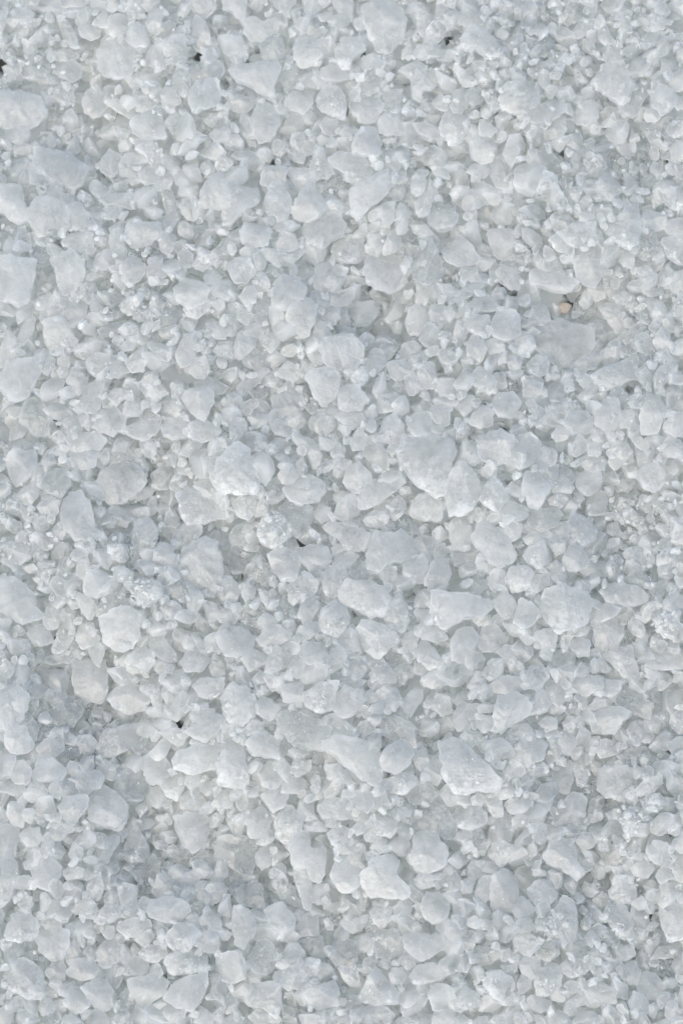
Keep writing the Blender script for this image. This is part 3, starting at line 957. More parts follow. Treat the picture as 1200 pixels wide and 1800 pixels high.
-20,970,20,925,50,965,20,1000
1090,1050,1140,985,1180,1010,1160,1060,1110,1070 c
-30,1180,30,1150,80,1180,60,1220,-20,1220
80,1190,120,1160,170,1160,160,1220,90,1220
175,1190,220,1150,265,1195,220,1225
295,120,330,85,375,110,350,160,300,155
10,880,50,830,90,870,60,930,20,920
520,450,560,410,620,440,590,500,540,490 cg
640,670,670,610,720,615,710,680,660,690 cg
110,680,130,650,190,655,185,705,120,705 w
580,540,600,520,650,560,640,620,600,590 c
"""
rng = np.random.default_rng(11)
ROOT = SC.collection

# ------------------------------------------------------------------ materials
def nd(nt, kind, **kw):
    n = nt.nodes.new(kind)
    for k, v in kw.items():
        setattr(n, k, v)
    return n

def math_node(nt, op, a, b, clamp=False):
    n = nd(nt, "ShaderNodeMath", operation=op, use_clamp=clamp)
    for i, v in enumerate((a, b)):
        if isinstance(v, (int, float)):
            n.inputs[i].default_value = v
        else:
            nt.links.new(v, n.inputs[i])
    return n.outputs[0]

def salt_material():
    m = bpy.data.materials.new("salt")
    m.use_nodes = True
    nt = m.node_tree
    nt.nodes.clear()
    L = nt.links.new
    out = nd(nt, "ShaderNodeOutputMaterial")
    geo = nd(nt, "ShaderNodeNewGeometry")
    a_fr = nd(nt, "ShaderNodeAttribute", attribute_name="frost").outputs["Fac"]
    a_cl = nd(nt, "ShaderNodeAttribute", attribute_name="clear").outputs["Fac"]
    a_rn = nd(nt, "ShaderNodeAttribute", attribute_name="seed").outputs["Fac"]
    # offset the textures crystal by crystal
    off = nd(nt, "ShaderNodeCombineXYZ")
    for i, k in enumerate((3.1, 5.7, 1.9)):
        L(math_node(nt, 'MULTIPLY', a_rn, k), off.inputs[i])
    pos = nd(nt, "ShaderNodeVectorMath", operation='ADD')
    L(geo.outputs["Position"], pos.inputs[0]); L(off.outputs[0], pos.inputs[1])
    P = pos.outputs[0]
    def noise(scale, detail=3, rough=0.6, dist=0.0):
        n = nd(nt, "ShaderNodeTexNoise")
        n.inputs["Scale"].default_value = scale
        n.inputs["Detail"].default_value = detail
        n.inputs["Roughness"].default_value = rough
        n.inputs["Distortion"].default_value = dist
        L(P, n.inputs["Vector"])
        return n.outputs[0]
    big = noise(170, 3, 0.65)
    fine = noise(1300, 2, 0.7)
    # frost patches: bounded by a noise, more of them on the crystals that are frosted
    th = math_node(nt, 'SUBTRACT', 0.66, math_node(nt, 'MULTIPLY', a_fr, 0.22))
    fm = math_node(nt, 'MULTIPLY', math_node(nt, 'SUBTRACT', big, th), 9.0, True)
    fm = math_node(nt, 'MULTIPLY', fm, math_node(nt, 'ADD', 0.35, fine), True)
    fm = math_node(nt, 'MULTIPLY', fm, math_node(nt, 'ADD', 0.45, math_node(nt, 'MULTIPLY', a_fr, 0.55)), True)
    # worn, whitened edges
    edge = math_node(nt, 'MULTIPLY', math_node(nt, 'SUBTRACT', geo.outputs["Pointiness"], 0.508), 7.0, True)
    white = math_node(nt, 'MAXIMUM', fm, math_node(nt, 'MULTIPLY', edge, 0.65))
    # small white inclusions
    fl = nd(nt, "ShaderNodeTexVoronoi")
    fl.inputs["Scale"].default_value = 520
    L(P, fl.inputs["Vector"])
    fleck = math_node(nt, 'MULTIPLY', math_node(nt, 'SUBTRACT', 0.24, fl.outputs["Distance"]), 6.0, True)
    fleck = math_node(nt, 'MULTIPLY', fleck, math_node(nt, 'MULTIPLY', math_node(nt, 'SUBTRACT', big, 0.44), 5.0, True))
    white = math_node(nt, 'MAXIMUM', white, math_node(nt, 'MULTIPLY', fleck, 0.7))
    # bump
    vor = nd(nt, "ShaderNodeTexVoronoi")
    vor.inputs["Scale"].default_value = 900
    L(P, vor.inputs["Vector"])
    wav = nd(nt, "ShaderNodeTexWave")
    wav.wave_type = 'BANDS'
    wav.inputs["Scale"].default_value = 150
    wav.inputs["Distortion"].default_value = 2.5
    wav.inputs["Detail"].default_value = 1
    wv = nd(nt, "ShaderNodeVectorRotate", rotation_type='EULER_XYZ')
    er = nd(nt, "ShaderNodeCombineXYZ")
    for i, k in enumerate((9.0, 17.0, 31.0)):
        L(math_node(nt, 'MULTIPLY', a_rn, k), er.inputs[i])
    L(P, wv.inputs["Vector"]); L(er.outputs[0], wv.inputs["Rotation"]); L(wv.outputs[0], wav.inputs["Vector"])
    groove = math_node(nt, 'MULTIPLY', wav.outputs["Fac"], math_node(nt, 'MULTIPLY', math_node(nt, 'SUBTRACT', noise(120, 1), 0.5), 2.5, True))
    hgt = math_node(nt, 'ADD', math_node(nt, 'MULTIPLY', noise(420, 3, 0.65), 1.0),
                    math_node(nt, 'MULTIPLY', math_node(nt, 'MULTIPLY', vor.outputs["Distance"], a_fr), 0.5))
    hgt = math_node(nt, 'ADD', hgt, math_node(nt, 'MULTIPLY', groove, 0.5))
    bump = nd(nt, "ShaderNodeBump")
    bump.inputs["Strength"].default_value = 0.48
    bump.inputs["Distance"].default_value = 0.0011
    L(hgt, bump.inputs["Height"])
    # cloudy body
    gloss = nd(nt, "ShaderNodeBsdfGlossy")
    gloss.inputs["Roughness"].default_value = 0.35
    gloss.inputs["Color"].default_value = (1, 1, 1, 1)
    L(bump.outputs[0], gloss.inputs["Normal"])
    lw = nd(nt, "ShaderNodeLayerWeight"); lw.inputs["Blend"].default_value = 0.5
    pw = nd(nt, "ShaderNodeMath", operation='POWER'); pw.inputs[1].default_value = 4.0
    milk = nd(nt, "ShaderNodeBsdfDiffuse")
    milk.inputs["Color"].default_value = (0.972, 0.987, 0.972, 1)
    L(bump.outputs[0], milk.inputs["Normal"])
    glass = nd(nt, "ShaderNodeBsdfGlass", distribution='MULTI_GGX')
    glass.inputs["Color"].default_value = (0.98, 0.994, 0.987, 1)
    glass.inputs["Roughness"].default_value = 0.2
    glass.inputs["IOR"].default_value = 1.22
    L(bump.outputs[0], glass.inputs["Normal"])
    frost = nd(nt, "ShaderNodeBsdfDiffuse")
    frost.inputs["Color"].default_value = (0.93, 0.95, 0.934, 1)
    L(bump.outputs[0], frost.inputs["Normal"])
    gfac = math_node(nt, 'ADD', math_node(nt, 'MULTIPLY', a_cl, 0.45),
                     math_node(nt, 'MULTIPLY', math_node(nt, 'SUBTRACT', noise(130, 2, 0.5, 0.3), -0.08), 0.6))
    gfac = math_node(nt, 'ADD', gfac, math_node(nt, 'MULTIPLY', math_node(nt, 'SUBTRACT', fine, 0.48), 0.14), True)
    trl = nd(nt, "ShaderNodeBsdfTranslucent")
    trl.inputs["Color"].default_value = (0.985, 0.993, 0.984, 1)
    L(bump.outputs[0], trl.inputs["Normal"])
    m0 = nd(nt, "ShaderNodeMixShader"); m0.inputs[0].default_value = 0.86
    L(milk.outputs[0], m0.inputs[1]); L(trl.outputs[0], m0.inputs[2])
    m1 = nd(nt, "ShaderNodeMixShader"); L(gfac, m1.inputs[0]); L(m0.outputs[0], m1.inputs[1]); L(glass.outputs[0], m1.inputs[2])
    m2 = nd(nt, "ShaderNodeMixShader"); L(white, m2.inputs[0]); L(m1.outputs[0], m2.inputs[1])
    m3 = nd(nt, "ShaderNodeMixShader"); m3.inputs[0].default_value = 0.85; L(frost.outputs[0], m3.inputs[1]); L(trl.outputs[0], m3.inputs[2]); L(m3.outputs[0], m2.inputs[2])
    m4 = nd(nt, "ShaderNodeMixShader"); L(lw.outputs["Facing"], pw.inputs[0]); L(math_node(nt, 'ADD', math_node(nt, 'MULTIPLY', pw.outputs[0], 0.35), 0.035), m4.inputs[0]); L(m2.outputs[0], m4.inputs[1]); L(gloss.outputs[0], m4.inputs[2])
    L(m4.outputs[0], out.inputs["Surface"])
    return m

def sand_material(name, c1, c2, scale):
    m = bpy.data.materials.new(name)
    m.use_nodes = True
    nt = m.node_tree
    b = nt.nodes["Principled BSDF"]
    n = nd(nt, "ShaderNodeTexNoise"); n.inputs["Scale"].default_value = scale; n.inputs["Detail"].default_value = 6
    g = nd(nt, "ShaderNodeNewGeometry"); nt.links.new(g.outputs["Position"], n.inputs["Vector"])
    r = nd(nt, "ShaderNodeValToRGB")
    r.color_ramp.elements[0].position, r.color_ramp.elements[1].position = 0.33, 0.43
    r.color_ramp.elements[0].color, r.color_ramp.elements[1].color = (*c1, 1), (*c2, 1)
    nt.links.new(n.outputs[0], r.inputs[0]); nt.links.new(r.outputs[0], b.inputs["Base Color"])
    bp = nd(nt, "ShaderNodeBump"); bp.inputs["Strength"].default_value = 0.6; bp.inputs["Distance"].default_value = 0.001
    nt.links.new(n.outputs[0], bp.inputs["Height"]); nt.links.new(bp.outputs[0], b.inputs["Normal"])
    b.inputs["Roughness"].default_value = 0.9
    return m

SALT = salt_material()
SAND = sand_material("salt_crusted_sand", (0.10, 0.10, 0.097), (0.85, 0.865, 0.855), 90)
STONE = sand_material("beige_stone", (0.22, 0.195, 0.155), (0.32, 0.29, 0.24), 900)

# ------------------------------------------------------------------ relief of the salt (in photo pixels, y down)
RELIEF = [  # x, y, radius, height
    (140, 255, 90, -26), (30, 130, 80, -12), (1020, 560, 80, -34), (680, 550, 70, -28), (590, 450, 60, -14),
    (1130, 290, 90, -14), (250, 870, 90, -18), (390, 960, 60, -30), (40, 770, 60, -16), (330, 900, 60, -10),
    (120, 1170, 80, -24), (200, 1270, 80, -18), (280, 1450, 100, -30), (1070, 900, 90, -18),
    (1030, 1390, 70, -20), (440, 1540, 70, -22), (1030, 1560, 70, -22), (1150, 1700, 60, -16), (230, 1700, 60, -14),
    (760, 940, 70, -16), (1150, 1270, 80, -14), (780, 1270, 60, -14), (860, 460, 70, -10), (500, 700, 80, -10),
    (900, 1550, 50, -18), (560, 1620, 60, -10), (850, 1130, 50, -8), (1080, 1130, 60, -14), (170, 120, 50, -18),
    (660, 60, 90, 14), (860, 120, 100, 18), (950, 590, 70, 10), (620, 620, 60, 12), (830, 840, 110, 18),
    (700, 790, 70, 8), (210, 100, 60, 14), (450, 820, 90, 14), (350, 1000, 60, 14), (900, 1080, 110, 14),
    (640, 1320, 130, 18), (840, 1350, 90, 16), (420, 1300, 80, 14), (100, 1430, 90, 8), (980, 1620, 100, 12),
    (880, 1580, 60, 14), (300, 1620, 80, 10), (680, 1550, 90, 10), (70, 280, 60, 8), (60, 500, 90, 10), (350, 500, 150, 10),
    (1090, 370, 70, 10), (200, 1000, 110, 8), (560, 1150, 150, 10), (1150, 1450, 80, 14), (740, 1230, 100, 6)]

def relief(px, py):
    z = np.zeros(np.broadcast(px, py).shape)
    for x, y, r, h in RELIEF:
        z = z + h * (2.0 if h < 0 else 1.0) * np.exp(-((px - x) ** 2 + (py - y) ** 2) / (2 * (r * 0.75) ** 2))
    z = np.where(z < 0, -60 * np.tanh(-z / 60), z)
    return z + 5 * np.sin(px * 0.013 + py * 0.017) + 4 * np.sin(px * 0.023 - py * 0.011 + 2)

# photograph pixel -> point on the level z (metres)
CT, ST = math.cos(TILT), math.sin(TILT)
def to_ground(px, py, z=0.0):
    x = (np.asarray(px, float) - 600) * S / DIST
    y = (900 - np.asarray(py, float)) * S / DIST
    dy, dz = ST + y * CT, -CT + y * ST
    t = (z - DIST * CT) / dz
    return x * t, -DIST * ST + dy * t

# ------------------------------------------------------------------ crystal shapes
def ring_faces(n, r_top, r_bot):
    """rings from the top pole over the equator to the bottom pole"""
    R = r_top + r_bot - 1
    q = [(r * n + i, (r + 1) * n + i, (r + 1) * n + (i + 1) % n, r * n + (i + 1) % n) for r in range(R - 1) for i in range(n)]
    top, bot = R * n, R * n + 1
    t = [(top, i, (i + 1) % n) for i in range(n)] + [(bot, (R - 1) * n + (i + 1) % n, (R - 1) * n + i) for i in range(n)]
    return np.array(q), np.array(t)

def resample(pts, n, rounds=1, cut=0.09):
    p = np.asarray(pts, float)
    for _ in range(rounds):
        q = np.roll(p, -1, 0)
        p = np.stack([p * (1 - cut) + q * cut, p * cut + q * (1 - cut)], 1).reshape(-1, 2)
    seg = np.linalg.norm(np.roll(p, -1, 0) - p, axis=1)
    acc = np.concatenate([[0], np.cumsum(seg)])
    t = np.linspace(0, acc[-1], n, endpoint=False)
    pc = np.vstack([p, p[:1]])
    return np.stack([np.interp(t, acc, pc[:, k]) for k in (0, 1)], 1)

def wobble(v, size, amp, freq, r, k=5):
    d = np.zeros_like(v)
    for _ in range(k):
        a = r.normal(size=3); a /= np.linalg.norm(a)
        f = r.uniform(0.6, 1.6) * freq / size
        b = r.normal(size=3); b /= np.linalg.norm(b)
        d += b * np.sin((v @ a) * f * 2 * math.pi + r.uniform(0, 7))[:, None]
    return v + d * amp * size / k

def crystal(outline, half, n, r_top, r_bot, r, blocky=None):
    """outline: m x 2 round the origin; half: half thickness -> vertices (rings, then the two poles)"""
    o = resample(outline, n)
    size = np.sqrt(np.abs(area(o)))
    ang = r.uniform(0, 7)
    th = np.linspace(0, 2 * math.pi, n, endpoint=False)
    jag = 1 + 0.020 * np.sin(th * r.integers(5, 8) + ang) + 0.016 * np.sin(th * r.integers(9, 13) + 2 * ang) + r.normal(0, 0.020, n)
    if n > 20:                               # small chips broken from the rim
        for _ in range(r.integers(2, 8)):
            jag -= r.uniform(0.02, 0.07) * np.exp(-(((th - r.uniform(0, 2 * math.pi) + math.pi) % (2 * math.pi) - math.pi) / r.uniform(0.08, 0.2)) ** 2)
    o = o * jag[:, None]
    e = blocky if blocky else r.choice([2.6, 3.5, 5.0, 7.0])
    st = np.linspace(0, 1, r_top + 1)[1:]
    st = 1 - (1 - st) ** 1.7                 # closer together near the rim
    sb = np.linspace(0, 1, r_bot + 1)[1:]
    sb = (1 - (1 - sb) ** 1.4)[::-1][1:]
    up = [(1 - min(s, 1) ** e) ** (1 / e) if s < 1 else 0.0 for s in st]
    dn = [-(1 - s ** 2.6) ** (1 / 2.6) for s in sb]
    rings = [np.column_stack([o * s, np.full(n, half * u)]) for s, u in zip(list(st) + list(sb), up + dn)]
    v = np.vstack(rings + [[[0, 0, half]], [[0, 0, -half]]])
    rad = np.abs(o).max()
    # facets: cut the top and bottom by random planes
    for sgn in (1, -1):
        for _ in range(r.integers(3, 7)):
            a = r.uniform(0, 2 * math.pi)
            u = np.array([math.cos(a), math.sin(a)])
            ru = (o @ u).max()
            sl, c = r.uniform(0.15, 1.0), r.uniform(0.72, 1.15)
            lim = half * (c - sl * (v[:, :2] @ u) / ru)
            if sgn > 0:
                v[:, 2] = np.where(v[:, 2] > 0, np.minimum(v[:, 2], np.maximum(lim, 0.12 * half)), v[:, 2])
            else:
                v[:, 2] = np.where(v[:, 2] < 0, np.maximum(v[:, 2], -np.maximum(lim, 0.12 * half)), v[:, 2])
    v[:, 2] += half * 0.35 * np.sin(np.arctan2(v[:, 1], v[:, 0]) * 2 + ang) * (np.hypot(v[:, 0], v[:, 1]) / rad) ** 2
    v = wobble(v, size, 0.06, 1.3, r)
    v = wobble(v, size, 0.04, 3.2, r, 6)
    v = wobble(v, size, 0.022, 7, r, 7)
    return v

def area(p):
    x, y = p[:, 0], p[:, 1]
    return 0.5 * np.sum(x * np.roll(y, -1) - y * np.roll(x, -1))

def make_mesh(name, v, quads, tris, frost, clear, seed, sharp=True):
    me = bpy.data.meshes.new(name)
    nv, nq, nt_ = len(v), len(quads), len(tris)
    me.vertices.add(nv); me.vertices.foreach_set("co", np.ascontiguousarray(v, np.float32).ravel())
    loops = np.concatenate([quads.ravel(), tris.ravel()]).astype(np.int32)
    me.loops.add(len(loops)); me.loops.foreach_set("vertex_index", loops)
    start = np.concatenate([np.arange(nq) * 4, nq * 4 + np.arange(nt_) * 3]).astype(np.int32)
    me.polygons.add(nq + nt_); me.polygons.foreach_set("loop_start", start)
    me.update(calc_edges=True)
    me.polygons.foreach_set("use_smooth", np.ones(nq + nt_, bool))
    if sharp:
        me.set_sharp_from_angle(angle=math.radians(27))
    for k, val in (("frost", frost), ("clear", clear), ("seed", seed)):
        at = me.attributes.new(k, 'FLOAT', 'POINT')
        at.data.foreach_set("value", np.broadcast_to(np.asarray(val, np.float32), (nv,)).copy())
    me.materials.append(SALT)
    me.validate()
    return me

# ------------------------------------------------------------------ read the traced outlines
TILE = {i + 1: ((i % 3) * 400, (0, 400, 800, 1200, 1400)[i // 3]) for i in range(15)}
class Item: pass
items, tile = [], None
for line in OUTLINES.strip().splitlines():
    if re.match(r"^T\d+$", line):
        tile = TILE[int(line[1:])]; continue
    it = Item()
    body, _, lab = line.partition("#")
    it.label, _, it.short = lab.partition("@")
    f = body.split()
    c = np.array([float(t) for t in f[0].split(",")]).reshape(-1, 2)
    it.p = c / 3 + np.array(tile)
    it.flag = f[1] if len(f) > 1 else ""
    it.area = abs(area(it.p))
    q = np.clip(it.p, [0, 0], [1200, 1800])
    it.seen = abs(area(q))
    if area(it.p) > 0:                  # y is down in the photograph: make it counter-clockwise in the world
        it.p = it.p[::-1]
    it.c = it.p.mean(0)
    items.append(it)
items.sort(key=lambda i: -i.seen)
N_THINGS = 300
for k, it in enumerate(items):
    it.thing = k < N_THINGS

# ------------------------------------------------------------------ words for the crystals
def measure(it):
    p = it.p - it.p.mean(0)
    w, v = np.linalg.eigh(np.cov(resample(p, 60, 0).T))
    it.aspect = math.sqrt(w[1] / w[0])
    ax = v[:, 1]
    it.lean = math.degrees(math.atan2(-ax[1], ax[0])) % 180      # 0 level, 90 upright
    e = p @ v
    it.minor = np.ptp(e[:, 0]); it.major = np.ptp(e[:, 1])
    it.fill = it.area / (it.minor * it.major)
for it in items:
    measure(it)
land = [i for i in items if i.short and i.thing]

def look(it):
    s = it.seen
    size = "big" if s > 4200 else "medium sized" if s > 3000 else "smallish"
    surf = "chalk white" if "W" in it.flag else "frosted" if "w" in it.flag else "grey glassy" if "g" in it.flag else "clear glassy" if "c" in it.flag else "cloudy"
    if it.aspect > 1.55:
        l = it.lean
        form = ("level" if l < 20 or l > 160 else "upright" if 70 < l < 110 else "right leaning" if l <= 70 else "left leaning") + " oblong"
    else:
        form = "blocky" if it.fill > 0.76 else "rounded" if it.fill > 0.70 else "angular"
    return size, surf, form

def direction(d):
    a = math.degrees(math.atan2(-d[1], d[0])) % 360
    return ["right of", "above and right of", "above", "above and left of", "left of", "below and left of", "below", "below and right of"][int((a + 22.5) // 45) % 8]

def place(c):
    v = ["top edge", "upper part", "upper middle", "centre", "lower middle", "lower part", "bottom edge"][min(6, int(c[1] / 257.2))]
    h = ["far left", "left", "middle", "right", "far right"][min(4, int(c[0] / 240))]
    return h, v

used = set()
def make_label(it):
    if it.label:
        used.add(it.label); return it.label
    size, surf, form = look(it)
    order = sorted(land, key=lambda l: np.hypot(*(l.c - it.c)))
    opts = []
    for l in order[:4]:
        opts.append(f"{surf} {form} salt crystal {direction(it.c - l.c)} the {l.short}")
        opts.append(f"{size} {surf} {form} salt crystal {direction(it.c - l.c)} the {l.short}")
    for o in opts:
        if o not in used and len(o.split()) <= 16:
            used.add(o); return o
    h, v = place(it.c)
    o = f"{size} {surf} {form} salt crystal at {h} of the {v} near the {order[0].short}"
    used.add(o); return o

# ------------------------------------------------------------------ height field for laying the crystals
G, M = 3, 210                                             # pixels per cell, margin round the photograph
gx = np.arange(-M, 1200 + M, G); gy = np.arange(-M - 60, 1800 + M, G)
PX, PY = np.meshgrid(gx, gy)
TOP = relief(PX, PY)
H = TOP - 62.0                                            # in pixels
def cell(x, y):
    return int(round((x - gx[0]) / G)), int(round((y - gy[0]) / G))
def stamp(x, y, z, rx, ry, ca, sa, hz, write=True):
    """ellipsoid footprint: returns mean height below it (and raises the field)"""
    R = max(rx, ry)
    i, j = cell(x, y); k = int(R / G) + 1
    i0, i1, j0, j1 = max(i - k, 0), min(i + k + 1, len(gx)), max(j - k, 0), min(j + k + 1, len(gy))
    if i1 <= i0 or j1 <= j0:
        return None
    dx, dy = PX[j0:j1, i0:i1] - x, PY[j0:j1, i0:i1] - y
    u, w = (dx * ca + dy * sa) / rx, (-dx * sa + dy * ca) / ry
    d = u * u + w * w
    m = d < 1
    sub = H[j0:j1, i0:i1]
    if not write:
        return sub[m] if m.any() else None
    np.maximum(sub, np.where(m, z + hz * np.sqrt(np.clip(1 - d, 0, 1)) * 0.9, -1e9), out=sub)

# library of small shapes
def random_outline(r, k=None):
    k = k or r.choice([4, 4, 5, 6, 7, 8])
    t = np.sort(np.linspace(0, 2 * math.pi, k, endpoint=False) + r.uniform(-0.28, 0.28, k))
    a = r.uniform(1.0, 2.0)
    rad = r.uniform(0.8, 1.1, k)
    return np.column_stack([np.cos(t) * rad * math.sqrt(a), np.sin(t) * rad / math.sqrt(a)])
def library(count, n, rt, rb, seed):
    r = np.random.default_rng(seed)
    out = []
    for _ in range(count):
        o = random_outline(r)
        v = crystal(o, r.uniform(0.65, 1.05), n, rt, rb, r, r.choice([3.0, 5.0, 8.0]))
        out.append(v)
    return out, ring_faces(n, rt, rb)
LIB_LOW, F_LOW = library(30, 11, 3, 3, 5)
LIB_MID, F_MID = library(60, 15, 5, 3, 6)
LIB_CHIP, F_CHIP = library(30, 6, 2, 2, 8)
class Pile:
    def __init__(self): self.v, self.q, self.t, self.a, self.n = [], [], [], [], 0
    def add(self, v, faces, frost, clear, seed):
        self.v.append(v); self.q.append(faces[0] + self.n); self.t.append(faces[1] + self.n)
        self.a.append(np.tile([frost, clear, seed], (len(v), 1))); self.n += len(v)
    def mesh(self, name):
        a = np.vstack(self.a)
        return make_mesh(name, np.vstack(self.v), np.vstack(self.q), np.vstack(self.t), a[:, 0], a[:, 1], a[:, 2])
pile = Pile()
def rot(r, flat=0.5):
    a, b, c = r.uniform(0, 2 * math.pi), r.normal(0, flat), r.normal(0, flat)
    ca, sa, cb, sb, cc, sc = math.cos(a), math.sin(a), math.cos(b), math.sin(b), math.cos(c), math.sin(c)
    return np.array([[ca, -sa, 0], [sa, ca, 0], [0, 0, 1]]) @ np.array([[1, 0, 0], [0, cb, -sb], [0, sb, cb]]) @ np.array([[cc, 0, sc], [0, 1, 0], [-sc, 0, cc]])
def drop(x, y, z, size, lib, faces, frost, clear):
    v = lib[rng.integers(len(lib))] @ rot(rng).T * (size / 2)
    gx_, gy_ = to_ground(x, y, 0)
    v = v * S + np.array([gx_, gy_, z * S])
    pile.add(v, faces, frost, clear, rng.uniform(0, 1))

FINE = [(940, 90, 90), (880, 170, 60), (60, 150, 60), (1100, 880, 60), (150, 440, 60), (260, 520, 60), (690, 100, 50),
        (1110, 1430, 60), (920, 1370, 50), (1160, 980, 50), (150, 960, 60), (40, 980, 60), (100, 250, 40), (260, 700, 60), (970, 1060, 40)]
def fineness(x, y):
    return max([math.exp(-((x - a) ** 2 + (y - b) ** 2) / (2 * (r * 0.8) ** 2)) for a, b, r in FINE])

# 1. the deeper bed
for n_try in range(9000):
    x, y = rng.uniform(gx[0], gx[-1]), rng.uniform(gy[0], gy[-1])
    s = rng.uniform(34, 66) if n_try < 5000 else rng.uniform(26, 46)
    h = stamp(x, y, 0, s * 0.5, s * 0.5, 1, 0, 0, False)
    if h is None: continue
    t = float(relief(x, y))
    z = h.mean() + 0.28 * s
    if z + 0.36 * s > t - 3: continue
    drop(x, y, z, s, LIB_LOW, F_LOW, rng.uniform(0, 0.6), rng.uniform(0.0, 0.7))
    stamp(x, y, z, s * 0.5, s * 0.5, 1, 0, s * 0.36)

# 2. the crystals of the photograph
TF, TF_BIG = ring_faces(36, 9, 3), ring_faces(52, 13, 4)
things = []
for k, it in enumerate(sorted(items, key=lambda i: i.seen)):
    r = np.random.default_rng(1000 + k)
    low = ("c" in it.flag) * 3 + ("g" in it.flag) * 9
    half = it.minor * 0.34 * r.uniform(0.85, 1.15)
    half = min(half, 21)
    t = float(relief(*it.c))
    z = t + half * 0.02 - low + min(6, it.seen / 900)
    if it.minor > 45: z += 2
    X, Y = to_ground(it.p[:, 0], it.p[:, 1], z * S)
    c = np.array([X.mean(), Y.mean()])
    n, rt, rb = (52, 13, 4) if it.seen > 2600 else (36, 9, 3)
    v = crystal((np.column_stack([X, Y]) - c) * 1.12, half * S, n, rt, rb, r)
    frost = 1.0 if "W" in it.flag else 0.75 if "w" in it.flag else r.uniform(0.0, 0.45)
    clear = 0.75 if "c" in it.flag else r.uniform(0, 0.12)
    if "g" in it.flag: clear = 1.0
    a = -math.radians(it.lean)
    stamp(it.c[0], it.c[1], z, it.major / 2, it.minor / 2, math.cos(a), math.sin(a), half)
    if it.thing:
        if "w" in it.flag or "W" in it.flag or r.random() < 0.25:      # crust, with the lit look of the lower side painted in as whiter frost
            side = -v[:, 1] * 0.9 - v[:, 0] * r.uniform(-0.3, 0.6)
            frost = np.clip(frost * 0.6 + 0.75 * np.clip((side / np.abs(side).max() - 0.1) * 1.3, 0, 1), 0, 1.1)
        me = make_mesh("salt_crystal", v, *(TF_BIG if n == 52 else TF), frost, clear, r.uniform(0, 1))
        ob = bpy.data.objects.new("salt_crystal", me)
        ob.location = (c[0], c[1], z * S)
        ROOT.objects.link(ob)
        it.ob, it.v, it.half = ob, v, half
        things.append(it)
    else:
        pile.add(v + np.array([c[0], c[1], z * S]), TF_BIG if n == 52 else TF, frost, clear, r.uniform(0, 1))

for it in sorted(things, key=lambda i: -i.seen):
    it.ob["label"] = make_label(it)
    it.ob["category"] = "salt crystal"
    it.ob["group"] = "coarse salt crystals heaped together"

# 3. small crystals that fill the gaps between them
TOPF = relief(PX, PY) + 5
made = 0
for rnd, (s0, s1, depth) in enumerate(((46, 62, 4), (36, 50, 4), (28, 40, 4), (20, 30, 3), (14, 22, 4))):
    need = np.argwhere(H < TOPF - depth + 1)
    rng.shuffle(need)
    for j, i in need[: 6000 if s0 > 24 else 2600]:
        x, y = PX[j, i] + rng.uniform(-2, 2), PY[j, i] + rng.uniform(-2, 2)
        t = TOPF[j, i]
        if t - H[j, i] < depth: continue
        f = fineness(x, y)
        s = rng.uniform(s0, s1) * (1 - 0.3 * f)
        h = stamp(x, y, 0, s * 0.5, s * 0.5, 1, 0, 0, False)
        if h is None: continue
        z = np.percentile(h, 50) + 0.16 * s
        if z + 0.3 * s > t + (7 if s > 24 else 11) or np.percentile(h, 90) > z + 0.5 * s: continue
        fr = 0.9 if rng.random() < 0.07 + 0.15 * f else rng.uniform(0, 0.5)
        drop(x, y, z, s, LIB_MID, F_MID, fr, rng.uniform(0, 0.6))
        stamp(x, y, z, s * 0.47, s * 0.47, 1, 0, s * 0.34)
        made += 1
print("gap crystals", made, "verts", pile.n)

# 4. crumbs of salt on the frosted crystals (a part of each) and loose on the heap
TINY, F_TINY = library(12, 8, 3, 2, 9)
def crumbs(v, n_ring, count, r, size, band):
    top = v[: n_ring]
    p = Pile()
    cz = top[:, 2].max()
    lowest = top[top[:, 1] < np.percentile(top[:, 1], 30)]      # mostly on the side turned to the viewer
    cen = (lowest if r.random() < 0.7 else top)[r.integers(len(lowest))]
    ext = np.ptp(top[:, :2], axis=0).max()
    d = np.linalg.norm(top - cen, axis=1)
    pick = top[d < ext * band]
    for _ in range(count):
        b = pick[r.integers(len(pick))] * r.uniform(0.88, 0.97)
        b = b + r.normal(0, size * 0.5, 3) * np.array([1, 1, 0.2])
        p.add(TINY[r.integers(12)] @ rot(r, 1).T * size * r.lognormal(-0.75, 0.3) + b, F_TINY, r.uniform(0.2, 0.9), r.uniform(0, 0.3), r.uniform(0, 1))
    return p
for it in things:
    if "w" in it.flag or "W" in it.flag:
        r = np.random.default_rng(int(it.seen * 7) % 99991)
        W = "W" in it.flag
        n, rt = (52, 13) if it.seen > 2600 else (36, 9)
        p = crumbs(it.v, n * rt, 60 if W else 14, r, (9.0 if W else 5.0) * S, 0.6 if W else 0.3)
        me = p.mesh("crumb_crust")
        ob = bpy.data.objects.new("crumb_crust", me)
        ob.parent = it.ob
        ob["kind"] = "stuff"
        ROOT.objects.link(ob)
low = np.argwhere((H < TOPF + 1) & (PX > -60) & (PX < 1260) & (PY > -60) & (PY < 1860))      # splinters and grit down in the hollows
for j, i in low[rng.permutation(len(low))[:700]]:
    s = rng.uniform(7, 15)
    drop(PX[j, i], PY[j, i], H[j, i] + s * 0.05, s, LIB_CHIP, F_CHIP, rng.uniform(0, 0.7), rng.uniform(0, 0.5))
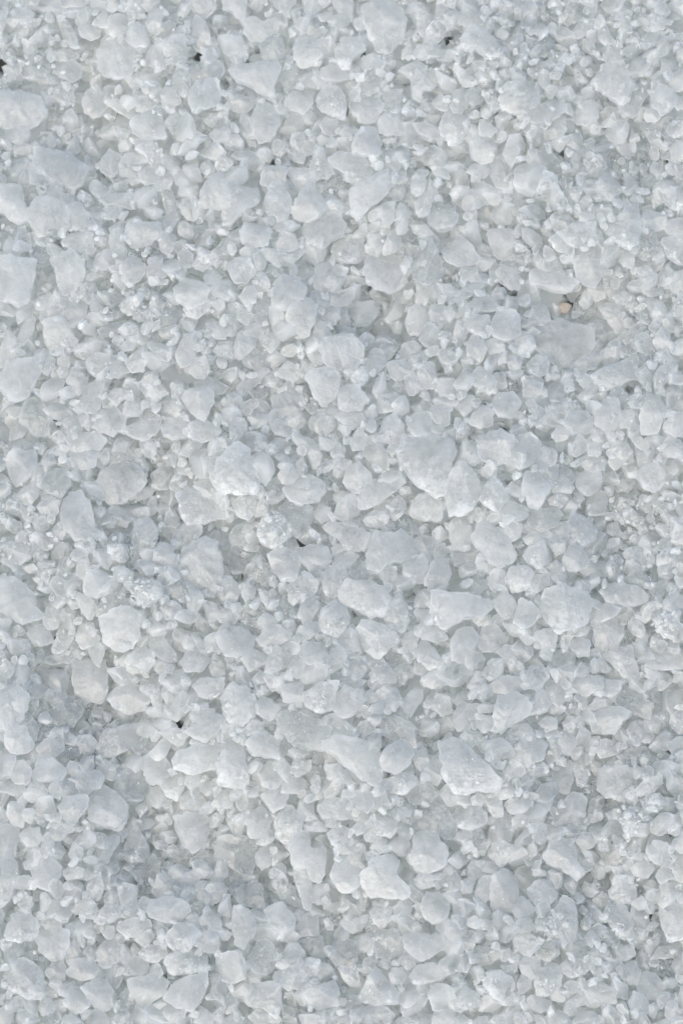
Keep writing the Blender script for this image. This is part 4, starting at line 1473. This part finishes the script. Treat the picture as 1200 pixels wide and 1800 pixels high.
for _ in range(400):                                                                            # fine grit on the heap
    a, b, rr = FINE[rng.integers(len(FINE))]
    x, y = a + rng.normal(0, rr), b + rng.normal(0, rr)
    i, j = cell(x, y)
    if not (0 <= i < len(gx) and 0 <= j < len(gy)) or H[j, i] > TOPF[j, i] + 8: continue
    s = rng.uniform(6, 13)
    drop(x, y, H[j, i] - s * 0.05, s, LIB_CHIP, F_CHIP, rng.uniform(0, 0.8), rng.uniform(0, 0.5))

lo = bpy.data.objects.new("loose_salt", pile.mesh("loose_salt"))
lo["kind"] = "stuff"
lo["label"] = "smaller loose salt grains filling every gap between the larger crystals"
lo["category"] = "salt"
ROOT.objects.link(lo)

# ------------------------------------------------------------------ ground, and the one beige pebble
def ground():
    n = 61
    xs = np.linspace(-0.6, 0.6, n); ys = np.linspace(-0.6, 0.6, n)
    X, Y = np.meshgrid(xs, ys)
    Z = -120 * S + 0.0012 * np.sin(X * 40) * np.sin(Y * 33) + rng.normal(0, 0.0005, X.shape)
    v = np.column_stack([X.ravel(), Y.ravel(), Z.ravel()])
    q = np.array([(j * n + i, j * n + i + 1, (j + 1) * n + i + 1, (j + 1) * n + i) for j in range(n - 1) for i in range(n - 1)])
    me = bpy.data.meshes.new("ground")
    me.from_pydata(v.tolist(), [], q.tolist()); me.materials.append(SAND)
    me.polygons.foreach_set("use_smooth", np.ones(len(q), bool))
    ob = bpy.data.objects.new("ground", me); ob["kind"] = "structure"; ob["label"] = "salt crusted sand glimpsed in the deepest gaps below the salt"
    ROOT.objects.link(ob)
ground()
def pebble(px, py, w, label):
    r = np.random.default_rng(77)
    v = crystal(random_outline(r, 8) * w * S / 2, w * 0.3 * S, 24, 6, 4, r, 2.3)
    me = make_mesh("pebble", v, *ring_faces(24, 6, 4), 0, 0, 0)
    me.materials.clear(); me.materials.append(STONE)
    ob = bpy.data.objects.new("pebble", me)
    i, j = cell(px, py)
    z = float(H[j, i]) * S - w * 0.12 * S
    x, y = to_ground(px, py, z)
    ob.location = (float(x), float(y), z)
    ob["label"] = label; ob["category"] = "pebble"
    ROOT.objects.link(ob)
pebble(990, 541, 26, "small beige pebble at the bottom of the shaded hollow above the huge scalloped slab")
